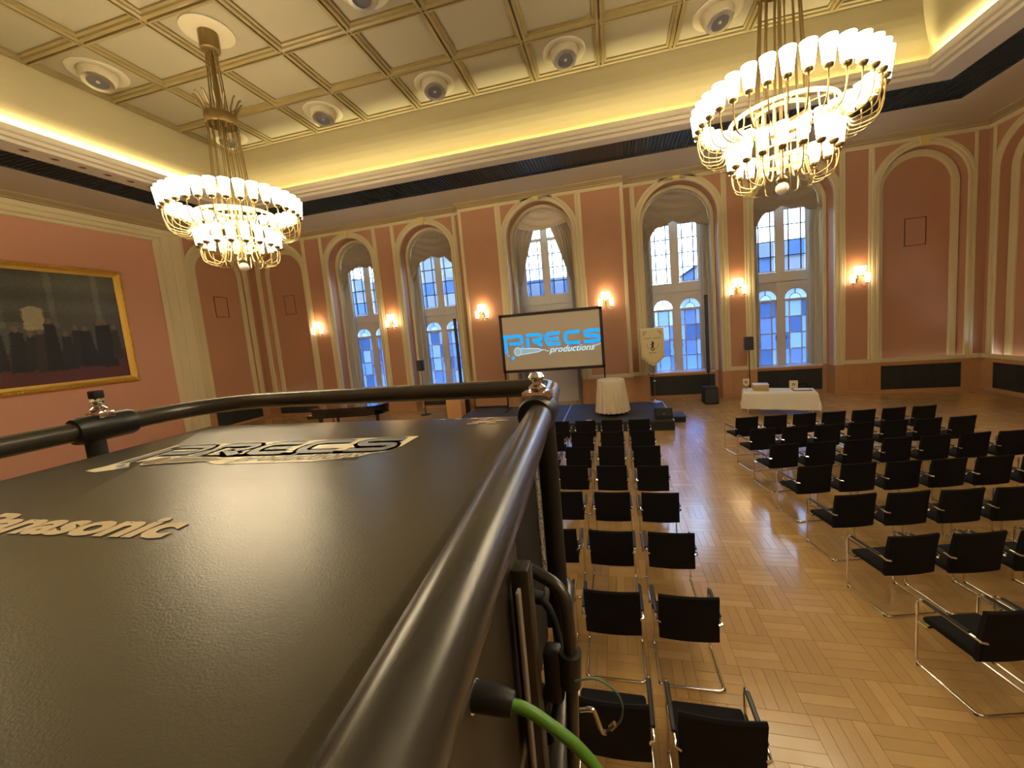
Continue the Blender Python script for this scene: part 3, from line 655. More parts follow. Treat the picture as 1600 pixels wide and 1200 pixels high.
# ---------------------------------------------------------------- chandeliers
def make_chandelier(label, loc):
    t = thing('chandelier', label, 'chandelier', loc, group='brass chandeliers')
    # loc is the point on the axis at z = 0 of the ring level; heights below are absolute minus loc.z
    z0 = loc[2]; Z = lambda z: z - z0
    shade_u = MB(); shade_u.lathe([(.050, 0), (.070, .02), (.105, .34), (.099, .34), (.064, .025), (0, .02)], n=14)
    shade_l = MB(); shade_l.lathe([(.045, 0), (.062, .02), (.092, .33), (.087, .33), (.058, .025), (0, .02)], n=14)
    hold = MB(); hold.lathe([(.012, -.09), (.016, -.05), (.045, -.04), (.065, -.012), (.065, .012), (.0, .012)], n=12)
    su = None; sl = None; ho = None; au = None; al = None
    def arm(r0, z0_, rm, zm, r1, z1):
        mb = MB(); mb.tube(smooth_path([(r0, 0, z0_), (r0 + .03, 0, (z0_ + zm) / 2), ((r0 + rm) / 2 + .0, 0, zm + .03), (rm, 0, zm), ((rm + r1) / 2 + .06, 0, zm + .06), (r1 - .005, 0, (zm + z1) / 2 + .05), (r1, 0, z1)], 4), .011, 6); return mb
    aum = arm(.78, Z(6.42), 1.0, Z(5.98), 1.27, Z(6.40)); alm = arm(.34, Z(5.72), .52, Z(5.34), .75, Z(5.66))
    def put(proto, mbm, name, mt, a, r, z):
        if proto is None: o = mbm.build(name, mt, t)
        else: o = proto.copy(); COL.objects.link(o); o.parent = t
        o.location = (r * cos(a), r * sin(a), z); o.rotation_euler = (0, 0, a)
        return o if proto is None else proto
    for k in range(34):
        a = 2 * pi * (k + .5) / 34
        su = put(su, shade_u, 'lamp_shade', 'shade', a, 1.27, Z(6.48)); ho = put(ho, hold, 'lamp_holder', 'olddbrass', a, 1.27, Z(6.47)); au = put(au, aum, 'arm', 'brass', a, 0, 0)
    for k in range(18):
        a = 2 * pi * (k + .3) / 18
        sl = put(sl, shade_l, 'lamp_shade', 'shade', a, .75, Z(5.75)); ho = put(ho, hold, 'lamp_holder', 'olddbrass', a, .75, Z(5.74)); al = put(al, alm, 'arm', 'brass', a, 0, 0)
    for (r, zz, h, w_, nm) in ((.78, 6.44, .055, .03, 'upper_hoop'), (.36, 5.74, .06, .02, 'lower_hoop'), (.36, 5.92, .03, .015, 'lower_hoop'), (.40, 6.50, .06, .02, 'inner_hoop')):
        mb = MB(); mb.lathe([(r, -h / 2), (r, h / 2), (r - w_, h / 2), (r - w_, -h / 2), (r, -h / 2)], (0, 0, Z(zz)), 48); mb.build(nm, 'brass', t)
    for k in range(14):
        a = 2 * pi * k / 14
        mb = MB(); mb.tube([(.37 * cos(a), .37 * sin(a), Z(6.5)), (.27 * cos(a), .27 * sin(a), Z(8.45))], .012, 5); mb.build('rod', 'olddbrass', t)
        mb = MB(); mb.tube([(.37 * cos(a), .37 * sin(a), Z(6.5)), (.35 * cos(a), .35 * sin(a), Z(5.72))], .012, 5); mb.build('rod', 'brass', t)
        if k % 2 == 0:
            mb = MB(); mb.tube([(.37 * cos(a), .37 * sin(a), Z(6.48)), (.77 * cos(a), .77 * sin(a), Z(6.45))], .010, 5); mb.build('spoke', 'brass', t)
        mb = MB(); mb.tube(smooth_path([(.29 * cos(a), .29 * sin(a), Z(8.3)), (.29 * cos(a), .29 * sin(a), Z(8.68)), (.34 * cos(a), .34 * sin(a), Z(8.82)), (.41 * cos(a), .41 * sin(a), Z(8.95)), (.45 * cos(a), .45 * sin(a), Z(8.96))], 4), .019, 5); mb.build('crown_leaf', 'olddbrass', t)
    mb = MB(); mb.lathe([(.30, 0), (.31, .02), (.31, .20), (.30, .22), (.28, .22), (.28, 0), (.30, 0)], (0, 0, Z(8.42)), 32); mb.build('collar', 'olddbrass', t)
    for q in range(6):
        a = 2 * pi * q / 6; mb = MB(); mb.tube([(.16 * cos(a), .16 * sin(a), Z(8.5)), (.10 * cos(a), .10 * sin(a), Z(10.02))], .014, 5); mb.build('upper_rod', 'olddbrass', t)
    mb = MB(); mb.tube([(0, 0, Z(5.45)), (0, 0, Z(10.02))], .028, 8); mb.build('stem', 'olddbrass', t)
    mb = MB(); mb.lathe([(.0, -.02), (.17, -.02), (.19, 0), (.19, .36), (.17, .38), (.0, .38)], (0, 0, Z(10.0)), 24); mb.build('canopy', 'olddbrass', t)
    mb = MB(); mb.lathe([(.50, .05), (.50, .02), (.42, 0), (.0, 0)], (0, 0, Z(10.35)), 36); mb.build('ceiling_rose', 'white_pl', t)
    mb = MB(); mb.lathe([(0, -.10), (.05, -.088), (.09, -.045), (.102, 0), (.09, .05), (.05, .09), (0, .10)], (0, 0, Z(5.30)), 20); mb.build('ball', 'crystal', t)
    mb = MB(); mb.lathe([(0, 0), (.06, .0), (.09, .05), (.06, .10), (.02, .13), (0, .13)], (0, 0, Z(5.39)), 16); mb.build('ball_cap', 'brass', t)
    return t
ch = make_chandelier('two-tier brass chandelier hanging on the left, near the painting', (-5.62, 7.50, 6.5))
dup(ch, (5.58, 7.62, 6.5), .07, 'two-tier brass chandelier hanging at the upper right, above the chairs')

# unseen second pair, added to brighten the near floor and the projector
dup(ch, (-5.60, 1.12, 6.5), .1, 'added unseen two-tier brass chandelier beside the camera on the painting side')
dup(ch, (5.60, 1.12, 6.5), .03, 'added unseen two-tier brass chandelier beside the camera on the side of the right wall')

# ---------------------------------------------------------------- round ceiling downlights
def make_down(label, loc, rz):
    t = thing('ceiling_downlight', label, 'ceiling light', loc, rz, group='round downlights in the coffers')
    mb = MB(); mb.lathe([(.56, 0), (.56, -.02), (.53, -.04), (.40, -.03), (.36, 0)], n=40); mb.build('trim_ring', 'white_pl', t)
    tilt = Matrix.Rotation(radians(-16), 3, 'X')
    mb = MB(); mb.lathe([(.36, .12), (.36, -.06), (.33, -.20), (.30, -.25), (.28, -.25)], n=32, axis=tilt); mb.build('housing', 'white_pl', t)
    mb = MB(); mb.lathe([(.285, -.24), (.285, -.29), (.20, -.295), (.195, -.24), (.285, -.24)], n=32, axis=tilt); mb.build('bezel', 'steel', t)
    mb = MB(); mb.lathe([(.222, -.268), (.12, -.262), (0, -.260)], n=24, axis=tilt); mb.build('reflector', 'lens', t)
    mb = MB(); mb.lathe([(.0, -.295), (.03, -.29), (.04, -.27), (.035, -.25), (0, -.25)], n=14, axis=tilt); mb.build('bulb', 'white_pl', t)
    return t
lx = [-10.11 + (i + .5) * PX for i in (0, 2, 4, 6, 8, 10)]; ly = GY0 - .5 * PY
dl = ['in the corner coffer behind the left chandelier', 'third coffer from the left along the cove', 'fifth coffer, above the screen', 'seventh coffer, top centre of the view', 'ninth coffer, left of the right chandelier rods', 'right corner coffer at the top edge']
d0 = make_down('round white ceiling downlight ' + dl[0], (lx[0], ly, 10.40), 0)
for k in range(1, 6): dup(d0, (lx[k], ly, 10.40), .15 * k, 'round white ceiling downlight ' + dl[k])
dup(d0, (lx[0], GY0 - 2.5 * PY, 10.40), .6, 'round white ceiling downlight at far left above the painting wall')
dup(d0, (lx[2], GY0 - 2.5 * PY, 10.40), .2, 'round white ceiling downlight cut by the top edge of the view')

# ---------------------------------------------------------------- painting
t = thing('painting', 'large dark group painting in a gilded frame on the salmon wall', 'painting', (-W, 7.55, 2.63))
PW, PH = 6.1, 3.98; fr = .24
mb = MB(); prof = [(0, 0), (0, .05), (.04, .10), (.09, .12), (.15, .07), (.20, .05), (fr, .04), (fr, 0)]
for (o0, p0), (o1, p1) in zip(prof[:-1], prof[1:]):
    A = [(p0 + .02, -PW / 2 + o0, o0), (p0 + .02, PW / 2 - o0, o0), (p0 + .02, PW / 2 - o0, PH - o0), (p0 + .02, -PW / 2 + o0, PH - o0)]
    B = [(p1 + .02, -PW / 2 + o1, o1), (p1 + .02, PW / 2 - o1, o1), (p1 + .02, PW / 2 - o1, PH - o1), (p1 + .02, -PW / 2 + o1, PH - o1)]
    for i in range(4): j = (i + 1) % 4; mb.quad(A[i], A[j], B[j], B[i])
mb.build('picture_frame', 'gold', t, smooth=30)
mb = MB(); n_ = int(PW / .09)
for i in range(n_):
    y = -PW / 2 + (i + .5) * PW / n_
    for z in (.07, PH - .07): mb.cbox(.10, y - .03, z - .025, .155, y + .03, z + .025, .012, n=1)
for i in range(int(PH / .09)):
    z = (i + .5) * .09
    for y in (-PW / 2 + .07, PW / 2 - .07): mb.cbox(.10, y - .025, z - .03, .155, y + .025, z + .03, .012, n=1)
mb.build('frame_ornament', 'gold', t, kind='stuff')
NXp, NZp = 220, 140; vs = []; cols = []
r5 = random.Random(11)
figs = []
for k in range(20):
    u = .05 + .92 * k / 19 + r5.uniform(-.015, .015); figs.append((u, r5.uniform(.42, .54), r5.uniform(.020, .032), r5.choice([(.010, .012, .012), (.02, .018, .02), (.03, .025, .02), (.012, .018, .016)]), r5.uniform(.10, .2)))
def paintcol(u, v):
    g = .055 + .04 * v; c = [g * .95, g * 1.0, g * .80]
    if v > .55: c = [x * (1.0 + .25 * sin(u * 9) + .15 * sin(v * 30)) for x in c]
    for (cu, w_) in ((.30, .045), (.62, .04)):
        if abs(u - cu) < w_ and .48 < v < .66 + .03 * cos((u - cu) / w_ * 1.5): c = [.30, .27, .16]
    if abs((u * 5) % 1 - .5) < .07 and v > .5: c = [x * 1.5 for x in c]
    if v < .28:
        k = (.28 - v) / .28; c = [.06 + .05 * k, .020 + .012 * k, .018 + .01 * k]
    for (fu, hv, w_, fc, base) in figs:
        du = abs(u - fu); hw_ = w_ * (.75 + .55 * (hv - v) / max(.05, hv - base))
        if base < v < hv and du < hw_: c = list(fc)
        if ((u - fu) / .011) ** 2 + ((v - hv - .022) / .026) ** 2 < 1: c = [.16, .10, .06]
    return c
for j in range(NZp + 1):
    for i in range(NXp + 1):
        u, v = i / NXp, j / NZp; vs.append((.045, -PW / 2 + fr + (PW - 2 * fr) * u, fr + (PH - 2 * fr) * v)); uu = u + r5.uniform(-.003, .003); vv = v + r5.uniform(-.004, .004); c = paintcol(uu, vv); w_ = r5.uniform(.85, 1.15); cols += [c[0] * w_, c[1] * w_, c[2] * w_, 1]
fs = [(j * (NXp + 1) + i, j * (NXp + 1) + i + 1, (j + 1) * (NXp + 1) + i + 1, (j + 1) * (NXp + 1) + i) for j in range(NZp) for i in range(NXp)]
me = bpy.data.meshes.new('canvas'); me.from_pydata(vs, [], fs); me.update()
ca = me.color_attributes.new('paint', 'FLOAT_COLOR', 'POINT'); ca.data.foreach_set('color', cols)
cm = bpy.data.materials.new('oil_paint'); cm.use_nodes = True; b = cm.node_tree.nodes['Principled BSDF']; at = cm.node_tree.nodes.new('ShaderNodeAttribute'); at.attribute_name = 'paint'
cm.node_tree.links.new(at.outputs['Color'], b.inputs['Base Color']); b.inputs['Roughness'].default_value = .38
me.materials.append(cm); o = bpy.data.objects.new('canvas', me); COL.objects.link(o); o.parent = t

# ---------------------------------------------------------------- logo (built as flat strokes)
def stroke_poly(mb, pts, w, P):
    """thick polyline as mitred quads, P maps (a,b)->xyz; flat print with a hair of thickness"""
    V2 = [Vector((a, b)) for a, b in pts]; L = []; Rr = []
    for i, p in enumerate(V2):
        d0 = (p - V2[i - 1]).normalized() if i else None; d1 = (V2[i + 1] - p).normalized() if i < len(V2) - 1 else None
        if d0 is None: d0 = d1
        if d1 is None: d1 = d0
        n0 = Vector((-d0.y, d0.x)); n1 = Vector((-d1.y, d1.x)); m_ = (n0 + n1)
        m_ = m_.normalized() if m_.length > 1e-4 else n0; s = w / 2 / max(.45, m_.dot(n0)); L.append(p + m_ * s); Rr.append(p - m_ * s)
    for i in range(len(V2) - 1): mb.add([P(*L[i], 0), P(*L[i + 1], 0), P(*Rr[i + 1], 0), P(*Rr[i], 0)], [(0, 1, 2, 3)])
def rc_(pts, r=.28):   # round corners of a 2d polyline
    return [(v.x, v.y) for v in fillet([(a, b, 0) for a, b in pts], r, 4)]
LET = {'P': [[(0.0, -.19), (2.25, -.19), (2.42, -.5), (2.25, -1.14), (.72, -1.14)], [(.25, -.1), (.25, -2.25)]],
       'R': [[(2.95, -.19), (4.75, -.19), (4.95, -.52), (4.70, -.90), (3.72, -.90)], [(3.12, -.55), (3.12, -1.70)], [(4.0, -.95), (4.95, -1.62)]],
       'E': [[(7.25, -.19), (5.75, -.19), (5.5, -.55), (5.5, -1.1), (5.75, -1.51), (7.25, -1.51)], [(5.9, -.86), (7.05, -.86)]],
       'C': [[(9.65, -.19), (8.1, -.19), (7.85, -.55), (7.85, -1.1), (8.1, -1.51), (9.65, -1.51)]],
       'S': [[(12.1, -.19), (10.5, -.19), (10.25, -.45), (10.45, -.84), (11.8, -.84), (11.98, -1.15), (11.75, -1.51), (10.1, -1.51)]]}
def text_mesh(txt, size, shear=0.0, bold=0.0, spacing=1.0):
    c = bpy.data.curves.new('text_tmp', 'FONT'); c.body = txt; c.size = size; c.shear = shear; c.offset = bold; c.space_character = spacing; c.resolution_u = 3
    o = bpy.data.objects.new('text_tmp', c); COL.objects.link(o); dg = bpy.context.evaluated_depsgraph_get(); dg.update()
    me = o.evaluated_get(dg).to_mesh(); vs = [tuple(v.co) for v in me.vertices]; fs = [tuple(p.vertices) for p in me.polygons]
    o.evaluated_get(dg).to_mesh_clear(); bpy.data.objects.remove(o); bpy.data.curves.remove(c)
    xs = [v[0] for v in vs]; return [(v[0] - min(xs), v[1]) for v in vs], fs, max(xs) - min(xs)
def logo(parent, O, U, V, Nn, s, m_blue, m_text, m_mic, m_line, back=None):
    O, U, V, Nn = Vector(O), Vector(U), Vector(V), Vector(Nn)
    def mk(h): return lambda a, b, c=0: tuple(O + U * (a * s) + V * (b * s) + Nn * h)
    if back:
        h = mk(.0004); mb = MB()
        for k_, L in LET.items():
            for st in L: stroke_poly(mb, rc_(st), .72, h)
        mb.build('logo_backing', back, parent, smooth=0)
        mb = MB(); mb.add([h(x, y) for x, y in ((-.3, .22), (12.5, .22), (12.4, -1.2), (11.9, -1.9), (2.3, -1.9), (.9, -2.1), (-.3, -2.5))], [tuple(range(7))]); mb.build('logo_backing', back, parent, smooth=0)
        mb = MB(); mb.add([h(x, y) for x, y in ((2.6, -1.5), (12.0, -1.5), (11.2, -2.35), (9.5, -2.75), (5.3, -2.75))], [(0, 1, 2, 3, 4)])
        mb.add([h(x, y) for x, y in ((.2, -2.0), (1.2, -2.9), (.2, -3.3), (-.6, -3.1), (-.2, -2.4))], [(0, 1, 2, 3, 4)]); mb.build('logo_backing', back, parent, smooth=0)
    for k_, L in LET.items():
        mb = MB(); h = mk(.0012 if back else .002)
        for st in L: stroke_poly(mb, rc_(st), .40, h)
        mb.build('logo_letter', m_blue, parent, smooth=0)
    h = mk(.0014 if back else .003)
    for (cx, cy, r) in ((2.42, -1.62, .17), (.52, -2.62, .15), (1.05, -2.92, .22)):
        mb = MB(); mb.add([h(cx + r * cos(2 * pi * i / 12), cy + r * sin(2 * pi * i / 12)) for i in range(12)], [tuple(range(12))]); mb.build('logo_dot', m_blue, parent, smooth=0)
    mb = MB(); mb.add([h(1.75 + .46 * cos(2 * pi * i / 20), -2.15 + .5 * sin(2 * pi * i / 20)) for i in range(20)], [tuple(range(20))])
    mb.build('logo_microphone_head', m_mic, parent, smooth=0); mb = MB(); mb.add([h(2.25, -1.78), h(4.5, -1.95), h(4.9, -2.12), h(4.5, -2.28), h(2.25, -2.52)], [(0, 1, 2, 3, 4)]); mb.build('logo_microphone', m_mic, parent, smooth=0)
    h = mk(.0018 if back else .004)
    for pl, w_ in (([(1.75 + .46 * cos(2 * pi * i / 20), -2.15 + .5 * sin(2 * pi * i / 20)) for i in range(21)], .07), ([(2.15, -1.75), (4.5, -1.92), (4.9, -2.12), (4.5, -2.32), (2.15, -2.55)], .07),
                   ([(4.9, -2.12), (5.2, -2.1), (5.45, -2.3), (5.75, -2.3)], .06), ([(11.2, -2.1), (12.1, -1.85)], .06)):
        mb = MB(); stroke_poly(mb, pl, w_, h); mb.build('logo_outline', m_line, parent, smooth=0)
    v2, f2, wd = text_mesh('productions', 1.15, .35, .006)
    k = 5.6 / wd; mb = MB(); mb.add([h(5.75 + x * k, -2.52 + y * k) for x, y in v2], f2); mb.build('logo_script', m_text, parent, smooth=0)

# ---------------------------------------------------------------- projection screen
t = thing('projection_screen', 'wide framed projection screen showing a blue company logo above the stage', 'projection screen', (.45, 13.75, .304))
sw, sh_, b0 = 3.74, 2.16, 1.43
mb = MB(); f_ = .10
for q in ((-sw / 2, b0, sw / 2, b0 + f_), (-sw / 2, b0 + sh_ - f_, sw / 2, b0 + sh_), (-sw / 2, b0, -sw / 2 + f_, b0 + sh_), (sw / 2 - f_, b0, sw / 2, b0 + sh_)): mb.box(q[0], -.03, q[1], q[2], .03, q[3])
mb.build('screen_frame', 'frame_dk', t, smooth=0)
mb = MB(); mb.box(-sw / 2 + .04, -.006, b0 + .04, sw / 2 - .04, .006, b0 + sh_ - .04); scr = mb.build('screen_surface', 'screen', t, smooth=0)
for sg in (-1, 1):
    mb = MB(); mb.box(sg * 1.83 - .025, .03, 0.03, sg * 1.83 + .025, .08, b0 + sh_ - .2); mb.box(sg * 1.83 - .03, -.40, .003, sg * 1.83 + .03, .5, .03); mb.build('screen_leg', 'matte', t, smooth=0)
logo(scr, (-sw / 2 + .10, -.007, b0 + 1.40), (1, 0, 0), (0, 0, 1), (0, -1, 0), .292, 'blue_lit', 'pale_lit', 'dim_lit', 'pale_lit')

# ---------------------------------------------------------------- stage
def stage_module(x0, x1, label):
    t = thing('stage_platform', label, 'stage', ((x0 + x1) / 2, 13.05, 0), group='modules of the low stage'); hx = (x1 - x0) / 2 - .004
    mb = MB(); mb.box(-hx, -1.4, .26, hx, 1.4, .30); mb.build('deck', 'stage', t, smooth=0)
    mb = MB(); 
    for q in ((-hx, -1.4, hx, -1.37), (-hx, 1.37, hx, 1.4), (-hx, -1.37, -hx + .03, 1.37), (hx - .03, -1.37, hx, 1.37)): mb.box(q[0], q[1], .0, q[2], q[3], .26)
    mb.build('skirt', 'matte', t, smooth=0)
    mb = MB(); mb.box(hx - .02, -1.4, .262, hx + .003, 1.4, .302); mb.box(-hx - .003, -1.4, .262, -hx + .012, 1.4, .302); mb.build('edge_profile', 'steel', t, smooth=0)
stage_module(.95, 4.25, 'right half of the low black stage, carrying the round draped table')
stage_module(-2.95, .95, 'left half of the low black stage, mostly hidden behind the projector')
t = thing('stage_step', 'small black step at the right edge of the stage', 'step', (4.50, 12.85, 0)); mb = MB(); mb.cbox(-.22, -.33, .15, .22, .33, .19, .008); mb.build('tread', 'stage', t)
mb = MB(); mb.box(-.20, -.31, 0, .20, .31, .15); mb.build('base', 'matte', t, smooth=0)
t = thing('stage_monitor', 'black wedge monitor speaker at the front right corner of the stage', 'speaker', (3.98, 12.0, .304))
mb = MB(); mb.prism([(-.19, 0), (.19, 0), (.19, .12), (.0, .30), (-.10, .30), (-.19, .10)], -.25, .25, 'yz'); mb.build('cabinet', 'matte', t, smooth=0)
mb = MB(); mb.quad((-.22, .185, .13), (.22, .185, .13), (.22, .01, .295), (-.22, .01, .295)); mb.build('speaker_grille', 'grille', t, smooth=0)
mb = MB(); mb.cbox(-.02, -.20, .14, .02, -.185, .17, .004); mb.build('socket', 'steel', t)
# round draped table
t = thing('standing_table', 'round high standing table under a floor-length cream cloth, on the stage', 'table', (2.48, 12.75, .304))
mb = MB(); mb.lathe([(0, 1.10), (.42, 1.10), (.43, 1.115), (.42, 1.13), (0, 1.13)], n=32); mb.build('tabletop', 'plywood', t)
mb = MB(); mb.lathe([(.03, .02), (.03, 1.10)], n=12); mb.build('pedestal', 'steel', t); mb = MB(); mb.lathe([(.0, .0), (.30, .0), (.30, .015), (.03, .04), (0, .04)], n=24); mb.build('foot', 'black', t)
NP = 20
def wv(a, j):
    k = max(0, j - 3) / 9.0; return k * .085 * sin(a * NP) + k * .02 * sin(a * 7 + 1)
pr = [(0, 1.142), (.30, 1.142), (.425, 1.14), (.44, 1.125)] + [(.44 + .085 * i / 9, 1.10 - 1.0 * i / 9) for i in range(1, 10)]
mb = MB(); mb.lathe(pr, n=160, wav=wv); o = mb.build('tablecloth', 'cloth', None, (2.48, 12.75, .304), smooth=60); tag(o, 'cream pleated cloth hanging over the round standing table', 'tablecloth')
o.data.polygons  # keep
t = thing('paper_cup', 'small white card left on the stage floor near its front edge', 'card', (1.75, 11.9, .302)); mb = MB(); mb.box(-.09, -.05, 0, .09, .05, .012); mb.build('card', 'paper', t, smooth=0)
t.name = 'paper_card'

# ---------------------------------------------------------------- pennant banner on a stand
t = thing('pennant_banner', 'pointed cream club pennant with dark emblem hanging from a stand on the stage', 'banner', (3.99, 14.33, .304))
mb = MB(); mb.lathe([(0, 0), (.22, 0), (.22, .02), (.05, .05), (.02, .10), (.02, .12)], n=24); mb.build('stand_base', 'steel', t)
mb = MB(); mb.tube([(0, 0, .05), (0, 0, 2.72)], .015, 8); mb.build('pole', 'olddbrass', t)
mb = MB(); mb.tube([(-.44, -.03, 2.66), (.44, -.03, 2.66)], .012, 8); mb.lathe([(0, -.02), (.02, 0), (0, .02)], (-.45, -.03, 2.66), 10); mb.lathe([(0, -.02), (.02, 0), (0, .02)], (.45, -.03, 2.66), 10); mb.build('crossbar', 'steel', t)
mb = MB(); mb.lathe([(0.03, 0), (.06, .02), (.03, .04)], (0, 0, .75), 12); mb.build('height_knob', 'steel', t)
B = [(-.39, 2.66), (.39, 2.66), (.39, 1.62), (.14, 1.40), (0, 1.31), (-.14, 1.40), (-.39, 1.62)]
mb = MB(); mb.prism(B, -.052, -.046, 'xz'); cl_ = mb.build('pennant', 'banner', t, smooth=0)
mb = MB(); P = lambda a, b, c=0: (a, -.054, b)
stroke_poly(mb, [(-.34, 1.66), (-.12, 1.45), (0, 1.40), (.12, 1.45), (.34, 1.66)], .02, P); stroke_poly(mb, [(-.30, 2.55), (-.20, 2.55), (-.30, 2.42), (-.30, 2.55)], .03, P); stroke_poly(mb, [(.30, 2.55), (.20, 2.55), (.30, 2.42), (.30, 2.55)], .03, P)
x = -.26
for w_ in (.035, .03, .04, .03, .035, .03, 0, .045, .03, .035, .03, .04, .03):
    if w_: mb.box(x, -.0545, 2.28, x + w_ * .7, -.052, 2.335)
    x += .042
x = -.12
for w_ in (.04, .03, .03, .04, .03, .03): mb.box(x, -.0545, 1.76, x + w_ * .7, -.052, 1.82); x += .042
stroke_poly(mb, [(-.20, 2.12), (-.17, 1.98), (-.10, 1.94)], .02, P); stroke_poly(mb, [(.20, 2.12), (.17, 1.98), (.10, 1.94)], .02, P)
mb.build('pennant_print', 'banner_dk', cl_, smooth=0)
mb = MB(); stroke_poly(mb, [(.0, 2.20), (.01, 2.05), (-.03, 1.98)], .06, P); stroke_poly(mb, [(-.07, 2.08), (.06, 2.13)], .03, P); stroke_poly(mb, [(.05 * cos(2 * pi * i / 12), 1.93 + .05 * sin(2 * pi * i / 12)) for i in range(13)], .03, P)
mb.build('pennant_emblem', 'ink', cl_, smooth=0)

# ---------------------------------------------------------------- loudspeakers
def small_speaker(label, loc, rz=0.0):
    t = thing('loudspeaker', label, 'speaker', loc, rz, 'small loudspeakers on poles')
    mb = MB(); mb.cbox(-.125, -.12, 1.92, .125, .12, 2.38, .015); c = mb.build('cabinet', 'black', t)
    mb = MB(); mb.box(-.11, -.128, 1.94, .11, -.12, 2.36); mb.build('speaker_grille', 'grille', t, smooth=0)
    mb = MB(); mb.tube([(0, 0, .95), (0, 0, 1.92)], .014, 8); mb.tube([(0, 0, .05), (0, 0, 1.05)], .02, 8); mb.build('pole', 'matte', t)
    mb = MB(); mb.lathe([(0, 0), (.22, 0), (.22, .018), (.03, .04), (0, .04)], n=24); mb.build('stand_base', 'matte', t)
    return t
l1 = small_speaker('small black loudspeaker on a pole stand left of the draped table', (7.28, 14.95, 0))
dup(l1, (-5.45, 14.95, 0), 0, 'small black loudspeaker on a pole stand by the second window from the left')
def column_speaker(label, loc):
    t = thing('column_loudspeaker', label, 'speaker', loc, 0, 'slim column loudspeakers on subwoofers')
    mb = MB(); mb.cbox(-.24, -.28, .0, .24, .28, .62, .03); mb.build('subwoofer', 'matte', t)
    mb = MB(); mb.box(-.20, -.288, .06, .20, -.28, .56); mb.build('subwoofer_grille', 'grille', t, smooth=0)
    mb = MB(); mb.tube([(0, .1, .62), (0, .1, 1.2)], .02, 8); mb.build('spacer_pole', 'matte', t)
    mb = MB(); mb.cbox(-.055, .04, 1.15, .055, .15, 4.0, .012); mb.build('column', 'matte', t)
    mb = MB(); mb.box(-.045, .033, 1.2, .045, .04, 3.95); mb.build('column_grille', 'grille', t, smooth=0)
    return t
c1 = column_speaker('tall slim black column loudspeaker by the pennant window', (6.02, 15.25, 0))
dup(c1, (-3.72, 14.95, 0), 0, 'tall slim black column loudspeaker left of the projection screen')

# ---------------------------------------------------------------- draped table with items
TX, TY, TR = 7.58, 13.35, radians(-16)
t = thing('buffet_table', 'long folding table under a white cloth in front of the right window', 'table', (TX, TY, 0), TR)
mb = MB(); mb.cbox(-.93, -.36, .71, .93, .36, .74, .01); mb.build('tabletop', 'plywood', t)
for sx in (-1, 1):
    for sy in (-1, 1): mb = MB(); mb.tube([(sx * .80, sy * .30, .71), (sx * .84, sy * .32, .0)], .015, 8); mb.build('leg', 'steel', t)
# cloth: sagging rectangle draped with corner points
mb = MB(); vs = []; fs = []; NXc, NYc = 60, 36; Lx, Ly = 1.28, .92
for j in range(NYc + 1):
    for i in range(NXc + 1):
        px, py = -Lx + 2 * Lx * i / NXc, -Ly + 2 * Ly * j / NYc
        ex, ey = max(0, abs(px) - .94), max(0, abs(py) - .37); sx, sy = (1 if px > 0 else -1), (1 if py > 0 else -1)
        drop = max(ex, ey) if min(ex, ey) == 0 else sqrt(ex * ex + ey * ey) * .98
        x = sx * (min(abs(px), .94) + min(ex, .05) * .5 + .10 * min(ex, ey) * 1.6 * (1) + .03 * drop * (1 + .9 * sin(py * 17)) * (ex > 0))
        y = sy * (min(abs(py), .37) + min(ey, .05) * .5 + .10 * min(ex, ey) * 1.6 + .03 * drop * (1 + .9 * sin(px * 13)) * (ey > 0))
        vs.append((x, y, .746 - max(0, drop - .012)))
for j in range(NYc):
    for i in range(NXc): a = j * (NXc + 1) + i; fs.append((a, a + 1, a + NXc + 2, a + NXc + 1))
mb.add(vs, fs); o = mb.build('tablecloth', 'wcloth', None, (TX, TY, 0), TR, smooth=70); tag(o, 'white cloth draped over the long table by the right window', 'tablecloth')
def onT(a, b): return (TX + a * cos(TR) - b * sin(TR), TY + a * sin(TR) + b * cos(TR), .748)
t = thing('cardboard_box', 'kraft cardboard box with a pale lid on the left end of the draped table', 'box', onT(-.47, .0), TR + .1)
mb = MB(); mb.cbox(-.21, -.16, 0, .21, .16, .19, .006); mb.build('carton', 'card', t); mb = MB(); mb.cbox(-.215, -.165, .175, .215, .165, .205, .006); mb.build('lid', 'paper', t)
t = thing('brochure_stack', 'flat brown folder with a white sheet on the right end of the draped table', 'folder', onT(.60, -.03), TR + .12)
mb = MB(); mb.cbox(-.23, -.15, 0, .23, .15, .03, .004); mb.build('folder', 'leather', t); mb = MB(); mb.box(-.20, -.13, .03, .20, .13, .036); mb.build('sheet', 'paper', t, smooth=0)
t = thing('bottle', 'dark bottle standing behind a cream tag on the draped table', 'bottle', onT(.42, .26), 0)
mb = MB(); mb.lathe([(0, 0), (.045, 0), (.045, .22), (.035, .26), (.016, .30), (.015, .37), (.018, .375), (.018, .39), (0, .39)], n=18); mb.build('bottle_body', 'bottle', t)
